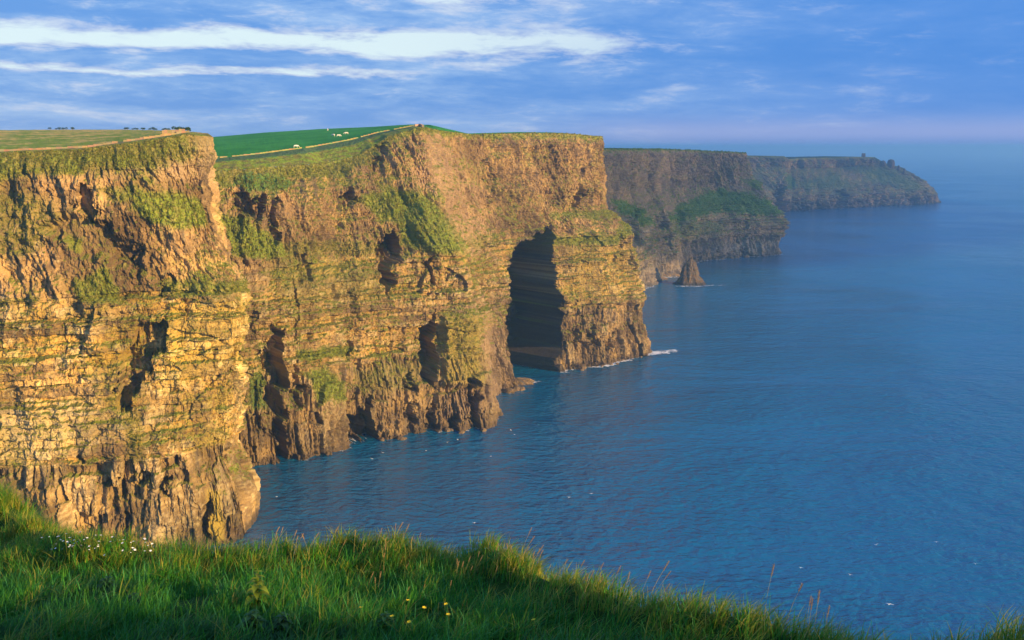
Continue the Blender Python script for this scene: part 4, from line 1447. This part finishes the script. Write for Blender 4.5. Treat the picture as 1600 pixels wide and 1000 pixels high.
# ------------------------------------------------------------------ surf at the cliff feet
def surf(cl, s0, s1, width, amt, seed, label, power=1.0):
    nu = cl.nu
    s = cl.S[:, 0]
    sel = np.where((s >= s0) & (s <= s1))[0]
    st = max(1, len(sel) // 400)
    sel = sel[::st]
    row = np.argmin(np.abs(cl.P[sel, :, 2]), axis=1)
    W = cl.P[sel, row]
    # smooth the waterline, pushed a little out of the rock
    n = cl.n[sel]
    ww = width * (0.5 + 0.9 * np.clip(fbm(s[sel] / 23, s[sel] * 0 + 2, 3, seed) + 0.35, 0, 1.3))
    am = amt + 0.9 * fbm(s[sel] / 30, s[sel] * 0 + 7, 3, seed + 1)
    k = np.linspace(-2.5, 1, 12)
    off = np.where(k[None] < 0, k[None] * 1.2, k[None] * ww[:, None])
    P = np.zeros((len(sel), 12, 3))
    P[..., 0] = W[:, 0][:, None] + n[:, 0][:, None] * off
    P[..., 1] = W[:, 1][:, None] + n[:, 1][:, None] * off
    P[..., 2] = 0.10 + 0.04 * fbm(P[..., 0] / 4, P[..., 1] / 4, 2, seed + 2)
    A = np.clip(am[:, None] * np.where(k[None] < 0, 1.0, (1 - k[None]) ** 0.7), 0, 1.4) * (1 - sstep(k, 0.75, 1.0))[None] - sstep(k, 0.8, 1.0)[None]
    me = np_mesh('surf', P.reshape(-1, 3), grid_faces(len(sel), 12), M_FOAM, None, {'amount': A}, smooth=True)
    tag(obj('surf', me), label, 'surf', kind='stuff')


def surf_patch(px, py, rx, ry, rot, amt, label, seed):
    c = on_z(px, py)
    u, v = np.meshgrid(np.linspace(0, 1, 14), np.linspace(0, 2 * math.pi, 48), indexing='ij')
    a, b = u * rx * np.cos(v), u * ry * np.sin(v)
    X = c[0] + a * math.cos(rot) - b * math.sin(rot)
    Y = c[1] + a * math.sin(rot) + b * math.cos(rot)
    A = amt * (1 - u ** 1.5) - 0.5 * sstep(u, 0.7, 1.0) + 0.35 * fbm(X / 9, Y / 9, 3, seed)
    me = np_mesh('surf', np.stack([X, Y, np.full(X.shape, 0.16)], -1).reshape(-1, 3), grid_faces(14, 48), M_FOAM, None, {'amount': A}, smooth=True)
    tag(obj('surf', me), label, 'surf', kind='stuff')


surf(C2, C2.L[9] - 4, C2.L[13], 6.0, 0.72, 901, 'white surf along the foot of the headland with the cave')
surf(C2, C2.L[2], C2.L[8], 3.0, 0.25, 902, 'thin broken surf along the foot of the long brown cliff')
surf(C3, C3.L[1], C3.L[10], 8.0, 0.45, 903, 'surf along the foot of the shaded grey cliff')
surf(C4, C4.L[1], C4.L[12], 9.0, 0.30, 904, 'faint surf along the foot of the far headland')
surf_patch(1030, 551, 24, 9, 0.5, 0.75, 'white water trailing off the tip of the cave headland', 905)
surf_patch(812, 598, 22, 11, 0.3, 0.55, 'foam around the flat rock shelf at the cave mouth', 906)
surf_patch(1082, 447, 30, 12, 0.1, 0.50, 'foam ring around the foot of the sea stack', 907)
surf_patch(1112, 446, 22, 6, 0.1, 0.45, 'foam streak drifting right of the sea stack', 908)
surf_patch(1045, 433, 30, 14, 0.3, 0.50, 'foam between the reef and the cliff left of the stack', 909)
surf_patch(1002, 463, 16, 7, 0.2, 0.45, 'foam at the foot of the shaded cliff beside the cave headland', 910)

# ------------------------------------------------------------------ stone walls on the cliff tops
def wall_along(name, line, i0, i1, step, h, th, tint, seed, label, cat, sink=0.3):
    rg = random.Random(seed)
    a = np.array(line, float)[i0:i1 + 1]
    L = np.concatenate([[0], np.cumsum(np.linalg.norm(np.diff(a, axis=0), axis=1))])
    mb = MB()
    d = 0.0
    while d < L[-1]:
        w = step * rg.uniform(0.7, 1.3)
        p = np.array([np.interp(d + w / 2, L, a[:, k]) for k in range(3)])
        q = np.array([np.interp(d + w / 2 + 0.5, L, a[:, k]) for k in range(3)])
        rz = math.atan2(q[1] - p[1], q[0] - p[0])
        hh = h * rg.uniform(0.75, 1.15)
        if rg.random() < 0.95:
            mb.box((p[0], p[1], p[2] + hh / 2 - sink), (w * 0.49, th / 2, hh / 2 + sink), rz + rg.uniform(-.05, .05), tuple(v * rg.uniform(0.8, 1.2) for v in tint), 0.08, rg)
        d += w
    o = obj(name, mb.mesh(name, M_STONE))
    tag(o, label, cat)
    return o


wall_along('stone_wall', C1.wall, 0, 4, 1.7, 0.75, 0.35, (0.36, 0.26, 0.13), 41, 'low golden flagstone wall along the top of the nearest cliff', 'wall')
wall_along('stone_wall', [C1.wall[4] + np.array([-9, -1.5, -0.8]), C1.wall[4] + np.array([-1, 0, 0.0])], 0, 1, 1.2, 1.5, 0.5, (0.36, 0.24, 0.12), 43, 'short taller stone wall where the cliff-top path ends at the nearest headland', 'wall')
wall_along('stone_wall', C2.fence, 1, 7, 2.0, 0.55, 0.7, (0.30, 0.26, 0.10), 42, 'low overgrown wall edging the bright green field', 'wall')
wall_along('stone_wall', [on_y(648, 197.5, 596), on_y(656, 196.5, 600), on_y(661, 198.5, 594)], 0, 2, 1.5, 1.3, 0.6, (0.40, 0.29, 0.19), 44, 'short pale wall on the highest brow of the cave cliff', 'wall')

# ------------------------------------------------------------------ small helpers for standing things on surfaces
bpy.context.view_layer.update()


def cast(o, px, py):
    r = Vector(ray(px, py)).normalized()
    mi = o.matrix_world.inverted()
    ok, loc, n, i = o.ray_cast(mi @ Vector((0, 0, EYE)), (mi.to_3x3() @ r).normalized())
    return o.matrix_world @ loc if ok else None


PAST1 = [c for c in H1.children if c.name.startswith('pasture')][0]
PAST2 = [c for c in H2.children if c.name.startswith('pasture')][0]


def skin_mesh(name, verts, edges, rads, mat, sub=1):
    me = bpy.data.meshes.new(name)
    me.from_pydata(verts, edges, [])
    o = bpy.data.objects.new(name, me)
    col.objects.link(o)
    md = o.modifiers.new('skin', 'SKIN')
    md.use_smooth_shade = True
    for i, r in enumerate(rads):
        me.skin_vertices[0].data[i].radius = r if isinstance(r, tuple) else (r, r)
    me.skin_vertices[0].data[0].use_root = True
    o.modifiers.new('sub', 'SUBSURF').levels = sub
    dg = bpy.context.evaluated_depsgraph_get()
    m2 = bpy.data.meshes.new_from_object(o.evaluated_get(dg))
    m2.name = name
    bpy.data.objects.remove(o)
    m2.materials.clear()
    m2.materials.append(mat)
    return m2


# pale cattle grazing (one continuous body each)
def cow_mesh(graze):
    hd = [(1.25, 0, 1.15), (1.62, 0, 0.75), (1.85, 0, 0.38)] if graze else [(1.25, 0, 1.35), (1.55, 0, 1.62), (1.95, 0, 1.52)]
    v = [(0, 0, 1.05), (0.55, 0, 1.05), (0.95, 0, 1.12)] + hd + [(-0.55, 0, 1.08), (-0.95, 0, 1.12), (-1.08, 0, 0.95), (-1.12, 0, 0.45)]
    r = [.42, .43, .38, .24, .17, .11, .42, .30, .05, .03]
    e = [(0, 1), (1, 2), (2, 3), (3, 4), (4, 5), (0, 6), (6, 7), (7, 8), (8, 9)]
    for (x, s, root) in ((0.78, 1, 2), (0.78, -1, 2), (-0.82, 1, 7), (-0.82, -1, 7)):
        k = len(v)
        bx = 0.06 if x < 0 else 0.0
        v += [(x, 0.22 * s, 0.78), (x + bx, 0.23 * s, 0.42), (x - bx, 0.23 * s, 0.04)]
        r += [.15, .085, .07]
        e += [(root, k), (k, k + 1), (k + 1, k + 2)]
    return skin_mesh('cow', v, e, r, M_HIDE, 1)


COWS = [cow_mesh(True), cow_mesh(False)]
for (px, py, rz, k, lab) in [(512, 204.2, 1.9, 1, 'white cow on the skyline of the bright green field'), (521, 213.2, 2.6, 0, 'white cow, left one of the pair low in the green field'), (528.8, 214, 0.2, 0, 'white cow, right one of the pair low in the green field'),
                             (541.5, 210.2, 3.3, 0, 'largest white cow grazing right of the pair in the green field'), (462, 231, 0.4, 0, 'white cow grazing alone by the low wall of the green field')]:
    p = cast(PAST2, px, py)
    if p is None:
        continue
    o = obj('cow', COWS[k])
    o.location = p
    o.rotation_euler = (0, 0, rz)
    o.scale = (1.15,) * 3
    tag(o, lab, 'cow', 'cattle in the green field')


# dark thorn bushes on the skyline of the near field
def bush_meshes(seed):
    rg = random.Random(seed)
    cr = MB()
    for i in range(150):
        a, u = rg.uniform(0, 6.283), rg.uniform(-0.5, 1)
        rr = rg.uniform(0.45, 1.0) ** 0.6 * (1 + 0.25 * math.sin(3 * a + seed))
        s = math.sqrt(max(0, 1 - u * u))
        c = Vector((1.5 * rr * s * math.cos(a), 1.5 * rr * s * math.sin(a), 1.75 + 1.15 * rr * u))
        n = Vector((rg.gauss(0, 1), rg.gauss(0, 1), rg.gauss(0, 1))).normalized()
        t = n.orthogonal().normalized() * rg.uniform(0.18, 0.34)
        b = n.cross(t).normalized() * rg.uniform(0.18, 0.34)
        g = rg.uniform(0.6, 1.3)
        cr.add([c - t, c - b * 0.6, c + t, c + b], [(0, 1, 2, 3)], (0.030 * g, 0.065 * g, 0.018 * g))
    tk = MB()
    tk.tube([(0, 0, -0.3), (0.1, 0, 0.7), (0.3, 0.1, 1.7)], [0.16, 0.12, 0.06], 6, (0.09, 0.07, 0.05))
    tk.tube([(0.08, 0, 0.6), (-0.4, 0.1, 1.3), (-0.7, 0.1, 1.9)], [0.10, 0.07, 0.03], 5, (0.09, 0.07, 0.05))
    return cr.mesh('crown', M_LEAF), tk.mesh('trunk', M_STONE)


BUSH = [bush_meshes(i) for i in range(4)]
sk = np.array(C1.skyl, float)
skx, sky_ = project(sk)
rg = random.Random(77)
for (x0, x1, step, lab, grp) in [(82, 121, 5.2, 'dark thorn bush in the short far row on the near field skyline', 'short row of bushes'), (196, 303, 4.4, 'dark thorn bush in the long row on the skyline by the headland', 'long row of bushes')]:
    x = x0
    while x < x1:
        if x > 250 or x0 < 100 or rg.random() < 0.75:
            pt = np.array([np.interp(x, skx[:6], sk[:6, k]) for k in range(3)])
            i = rg.randrange(4)
            r = empty('thorn_bush', (pt[0], pt[1] + rg.uniform(-6, 2), pt[2] - 0.25), rg.uniform(0, 6.28))
            k = rg.uniform(0.45, 0.8) * (pt[1] / 560) * (1.2 if x > 270 else 0.9 if x > 240 else 0.7)
            r.scale = (k * 1.25, k * 1.25, k)
            tag(r, lab, 'bush', grp)
            for nm, m in zip(('crown', 'trunk'), BUSH[i]):
                link(bpy.data.objects.new(nm, m), r)
        x += step * rg.uniform(0.7, 1.3)

# gulls over and on the water
def gull_mesh(up):
    v = [(0, 0, 0), (0.18, 0, 0.02), (0.30, 0, 0.04), (0.38, 0, 0.03), (-0.18, 0, 0.0), (-0.34, 0, 0.01)]
    r = [(.075, .075), (.07, .07), (.05, .05), (.015, .015), (.055, .05), (.06, .012)]
    e = [(0, 1), (1, 2), (2, 3), (0, 4), (4, 5)]
    for s in (1, -1):
        k = len(v)
        v += [(0.06, 0.10 * s, 0.04), (0.12, 0.34 * s, 0.04 + 0.16 * up), (-0.02, 0.68 * s, 0.02 + 0.05 * up)]
        r += [(.09, .02), (.08, .014), (.02, .006)]
        e += [(1, k), (k, k + 1), (k + 1, k + 2)]
    return skin_mesh('gull', v, e, r, M_WHITE, 1)


GULLS = [gull_mesh(1.0), gull_mesh(0.3)]
for i, (px, py, z, lab) in enumerate([
        (715, 687, 3, 'white gull over dark water just below the long brown cliff foot'), (804, 679, 6, 'white gull, lower right of two close together over dark water'), (798, 672, 5, 'white gull, upper left of two close together over dark water'),
        (598, 707, 3, 'white gull near the water below the square rock prow'), (581, 717, 4, 'white gull just left of the one below the rock prow'), (666, 704, 3, 'white gull between the rock prow and the promontory corner'),
        (699, 691, 2, 'tiny gull close under the promontory corner'), (432, 776, 8, 'white gull over dark water close to the nearest cliff edge'), (889, 777, 9, 'white gull where the dark reflection turns to blue water'),
        (924, 771, 9, 'white gull right of the one at the edge of the dark reflection'), (741, 817, 10, 'white gull low over dark water above the grass crest'), (767, 713, 4, 'white gull straight below the promontory corner'),
        (1328, 898, 14, 'white gull over blue water, left of the brightest gull'), (1390, 944, 20, 'brightest and largest gull flying low over blue water'), (1369, 851, 10, 'white gull over blue water above the brightest gull'),
        (1463, 847, 10, 'white gull, upper one of two at the far right over blue water'), (1524, 881, 12, 'white gull, lower one of two at the far right over blue water'), (1251, 887, 8, 'faint gull over blue water near the grass lip')]):
    p = on_z(px, py, z)
    o = obj('gull', GULLS[i % 2])
    o.location = p
    o.rotation_euler = (rg.uniform(-.4, .4), rg.uniform(-.1, .1), rg.uniform(0, 6.28))
    k = 1.25 if i != 13 else 2.0
    o.scale = (k, k, k)
    tag(o, lab, 'gull', 'gulls over the water')


# ------------------------------------------------------------------ plants in the foreground meadow
GY = np.arange(2.5, 24.0, 0.02)


def ground_hit(px, py):
    """first point of the meadow along the line of sight"""
    r = ray(px, py)
    t = GY / r[1]
    gz = ground_z(r[0] * t, GY)
    below = np.where(EYE + r[2] * t < gz)[0]
    if len(below) == 0:
        return None
    k = t[below[0]]
    return np.array([r[0] * k, r[1] * k, EYE + r[2] * k])


def ground_near(px, py):
    """the same, stepping down to the lip where the line of sight passes over it"""
    for d in range(0, 90, 6):
        q = ground_hit(px, py + d)
        if q is not None and q[1] < np.interp(q[0], EDGE_X, EDGE_Y) + 0.3:
            return q
    return ground_hit(px, 999)


M_STALK = vcol_material('dry_stalk', 0.8, 20.0, 0.4, 0.2, 0.01)
M_YELLOW = plain('yellow_petal', (0.80, 0.58, 0.02), 0.6, 0.1)
M_PETAL = plain('white_petal', (0.80, 0.78, 0.72), 0.6, 0.1)
M_WEED = blade_material()
M_WEED.name = 'weed_leaf'


def stalk_meshes(seed):
    rg = random.Random(seed)
    h = rg.uniform(0.30, 0.40)
    b = rg.uniform(0.02, 0.09)
    pts = [(b * t * t, 0.02 * t * math.sin(seed), h * t) for t in (0, .25, .5, .75, 1.0)]
    st = MB()
    st.tube(pts, [.0022, .002, .0018, .0015, .0012], 4, (0.30, 0.26, 0.10))
    hd = MB()
    p = Vector(pts[-1])
    d = (Vector(pts[-1]) - Vector(pts[-2])).normalized()
    n = 22
    for k in range(n):
        t = k / n
        c = p + d * (t * 0.085 - 0.01)
        a = k * 2.4
        rr = 0.007 * math.sin(math.pi * (0.12 + 0.8 * t))
        o = Vector((math.cos(a), math.sin(a), 0.9)).normalized()
        w = o.cross(d).normalized() * 0.0032
        hd.add([c + o * rr * 0.2 - w, c + o * rr * 0.2 + w, c + o * (rr + 0.009) + d * 0.008], [(0, 1, 2)], (0.42, 0.30, 0.15))
        w2 = d.cross(w).normalized() * 0.003
        hd.add([c - w2, c + w2, c + o * (rr + 0.008) + d * 0.007], [(0, 1, 2)], (0.46, 0.32, 0.17))
    return st.mesh('stem', M_STALK), hd.mesh('seed_head', M_STALK)


STALKS = [stalk_meshes(i + 1) for i in range(6)]
rg = random.Random(9)


def put(name, meshes, p, rz, k, tilt=(0, 0), parts=('stem', 'seed_head'), **kw):
    r = empty(name, (p[0], p[1], float(ground_z(p[0], p[1])) - 0.01), rz)
    r.rotation_euler = (tilt[0], tilt[1], rz)
    r.scale = (k, k, k)
    for nm, m in zip(parts, meshes):
        link(bpy.data.objects.new(nm, m), r)
    tag(r, **kw)
    return r


spots = []
for (x0, x1, y0, y1, n, hs, lab, grp) in [
        (470, 720, 868, 890, 14, 0.7, 'dry grass stalk with a seed head standing on the middle of the grass crest', 'seed stalks on the crest'),
        (725, 900, 880, 930, 16, 0.7, 'dry grass stalk with a seed head around the bright tussock', 'seed stalks by the tussock'),
        (560, 860, 905, 950, 18, 0.65, 'pale seed stalk rising from shaded grass before the crest', 'seed stalks in the shade'),
        (900, 1040, 925, 962, 10, 0.65, 'dry stalk on the falling lip right of the tussock', 'seed stalks on the lip'),
        (1190, 1290, 985, 999, 6, 0.8, 'tall thin brown stalk against blue water at the lower right lip', 'brown stalks at the right lip'),
        (330, 470, 866, 880, 8, 0.65, 'dry grass stalk before the foot of the nearest cliff', 'seed stalks at the left crest')]:
    for i in range(n):
        q = ground_near(rg.uniform(x0, x1), rg.uniform(y0, y1))
        if q is None:
            continue
        put('seed_stalk', STALKS[rg.randrange(6)], q, rg.gauss(0, 0.8), hs * rg.uniform(0.8, 1.2), (rg.gauss(0, .08), rg.gauss(0.12, .1)), label=lab, cat='grass stalk', group=grp)
for (px, py, k, lab) in [(1010, 950, 0.95, 'tallest dry stalk on the lip, leaning right, lit by the sun'), (605, 872, 0.95, 'tallest reddish stalk on the middle crest'), (416, 874, 0.85, 'reddish dock stalk at the left crest by the water')]:
    q = ground_near(px, py)
    put('seed_stalk', STALKS[2], q, 0.0, k, (0, 0.2), label=lab, cat='grass stalk')


def flower_meshes(seed, n, mat, rad, h):
    rg = random.Random(seed)
    st = MB()
    st.tube([(0, 0, 0), (0.01, 0, h * .5), (0.015, 0.01, h)], [.003, .0025, .002], 4, (0.09, 0.17, 0.04))
    pe = MB()
    c = Vector((0.015, 0.01, h))
    for k in range(n):
        a = 6.283 * k / n
        o = Vector((math.cos(a), math.sin(a), 0.35))
        w = Vector((-math.sin(a), math.cos(a), 0)) * rad * 0.45
        pe.add([c, c + o * rad * .6 - w, c + o * rad, c + o * rad * .6 + w], [(0, 1, 2, 3)])
    return st.mesh('stem', M_WEED), pe.mesh('petals', mat)


YF = [flower_meshes(i, 6, M_YELLOW, 0.018, 0.20 + 0.02 * i) for i in range(2)]
WF = [flower_meshes(10 + i, 7, M_PETAL, 0.011, 0.15 + 0.02 * i) for i in range(3)]
for i, (px, py, lab) in enumerate([(622, 990, 'yellow flower at the bottom, left of the lowest one'), (650, 999, 'lowest large yellow flower at the bottom centre'), (655, 972, 'yellow flower above the lowest pair'), (706, 970, 'upper yellow flower right of centre bottom'),
                                   (702, 986, 'yellow flower below the upper right one'), (630, 971, 'small yellow flower, upper left of the scatter'), (562, 981, 'leftmost small yellow flower in the shaded grass'), (844, 1008, 'small yellow flower on its own at the bottom edge')]):
    q = ground_near(px, py + 12)
    if q is not None:
        put('yellow_flower', YF[i % 2], q, rg.uniform(0, 6), 1.0, (rg.gauss(-0.25, .1), rg.gauss(0, .1)), ('stem', 'petals'), label=lab, cat='flower', group='yellow flowers in the grass')
for i in range(64):
    a = rg.random()
    px = 78 + a * 75 + rg.uniform(-6, 6) if i < 42 else rg.uniform(180, 250)
    q = ground_near(px, (868 if i < 42 else 872) + rg.uniform(-7, 14))
    if q is not None:
        put('white_flower', WF[i % 3], q, rg.uniform(0, 6), rg.uniform(0.8, 1.2), (rg.gauss(-0.2, .2), rg.gauss(0, .2)), ('stem', 'petals'),
            label='small white flower in the thick patch at the far left crest' if i < 42 else 'small white flower in the thin patch right of the thick one', cat='flower', group='white flowers, thick patch' if i < 42 else 'white flowers, thin patch')


# broad-leaved weeds
def weed(px, py, h, n, tint, seed, label):
    q = ground_near(px, py)
    r = empty('leafy_weed', (q[0], q[1], float(ground_z(q[0], q[1])) - 0.01))
    tag(r, label, 'weed')
    rg = random.Random(seed)
    st = MB()
    st.tube([(0, 0, 0), (0.01, 0, h * .5), (0.02, 0.01, h)], [.006, .005, .003], 5, tuple(v * 0.9 for v in tint))
    link(bpy.data.objects.new('stem', st.mesh('stem', M_WEED)), r)
    for k in range(n):
        t = (k + 0.5) / n
        a = k * 2.4 + rg.uniform(-.3, .3)
        L = rg.uniform(0.8, 1.2) * (0.11 * (1 - t) + 0.045)
        mb = MB()
        d = Vector((math.cos(a), math.sin(a), 0))
        w = Vector((-d.y, d.x, 0))
        vs = []
        for j in range(6):
            u = j / 5
            ww = L * 0.27 * math.sin(math.pi * (0.08 + 0.92 * u) ** 0.75) * (1 + 0.25 * math.sin(j * 3.1))
            c = d * L * u + Vector((0, 0, L * (0.55 * u - 0.75 * u * u)))
            vs += [c - w * ww + Vector((0, 0, ww * .3)), c, c + w * ww + Vector((0, 0, ww * .3))]
        fs = []
        for j in range(5):
            b = 3 * j
            fs += [(b, b + 1, b + 4, b + 3), (b + 1, b + 2, b + 5, b + 4)]
        g = rg.uniform(0.75, 1.25)
        mb.add(vs, fs, tuple(v * g for v in tint))
        o = bpy.data.objects.new('leaf', mb.mesh('leaf', M_WEED, True))
        o.location = (0.02 * t * t, 0.01 * t * t, h * (0.12 + 0.88 * t))
        link(o, r)


weed(402, 955, 0.34, 26, (0.20, 0.28, 0.03), 1, 'upright yellow-green leafy weed in the shaded grass at lower left')
weed(392, 985, 0.16, 22, (0.05, 0.15, 0.05), 2, 'dark bushy weed just below the yellow-green one')
weed(440, 990, 0.15, 20, (0.05, 0.14, 0.05), 3, 'dark low weed right of the bushy one at the bottom')
weed(165, 930, 0.17, 24, (0.04, 0.12, 0.045), 4, 'dark broad-leaved weed in shaded grass far left')
weed(205, 955, 0.15, 22, (0.045, 0.13, 0.045), 5, 'dark weed just below the far left broad-leaved one')
weed(690, 965, 0.12, 18, (0.07, 0.19, 0.05), 6, 'small pale weed among the yellow flowers')
weed(600, 985, 0.14, 20, (0.06, 0.17, 0.05), 7, 'feathery green weed left of the yellow flowers')

# ------------------------------------------------------------------ look-alikes are told apart by their order in the row
ORD = ('first second third fourth fifth sixth seventh eighth ninth tenth eleventh twelfth thirteenth fourteenth fifteenth sixteenth seventeenth eighteenth nineteenth twentieth '
       'twenty-first twenty-second twenty-third twenty-fourth twenty-fifth twenty-sixth').split()
ROWS = {'seed stalks on the crest': 'dry seed stalk on the middle of the grass crest', 'seed stalks by the tussock': 'dry seed stalk around the bright tussock',
        'seed stalks in the shade': 'pale seed stalk in shaded grass before the crest', 'seed stalks on the lip': 'dry seed stalk on the falling lip of grass',
        'brown stalks at the right lip': 'thin brown stalk against blue water at lower right', 'seed stalks at the left crest': 'dry seed stalk before the foot of the nearest cliff',
        'short row of bushes': 'dark thorn bush in the short row on the skyline', 'long row of bushes': 'dark thorn bush in the long row on the skyline',
        'fallen blocks by the cave': 'fallen rock block at the waterline beside the cave', 'fallen blocks under the brown cliff': 'fallen rock block under the long brown cliff',
        'fallen blocks at the headland tip': 'fallen rock block at the cave headland tip', 'fallen blocks under the shaded cliff': 'fallen rock block under the shaded cliff'}
for grp, base in ROWS.items():
    mem = [o for o in scene.objects if o.get('group') == grp]
    mem.sort(key=lambda o: float(project(np.array(o.location))[0]))
    for i, o in enumerate(mem):
        if i < len(ORD):
            o['label'] = '%s, %s from the left' % (base, ORD[i])
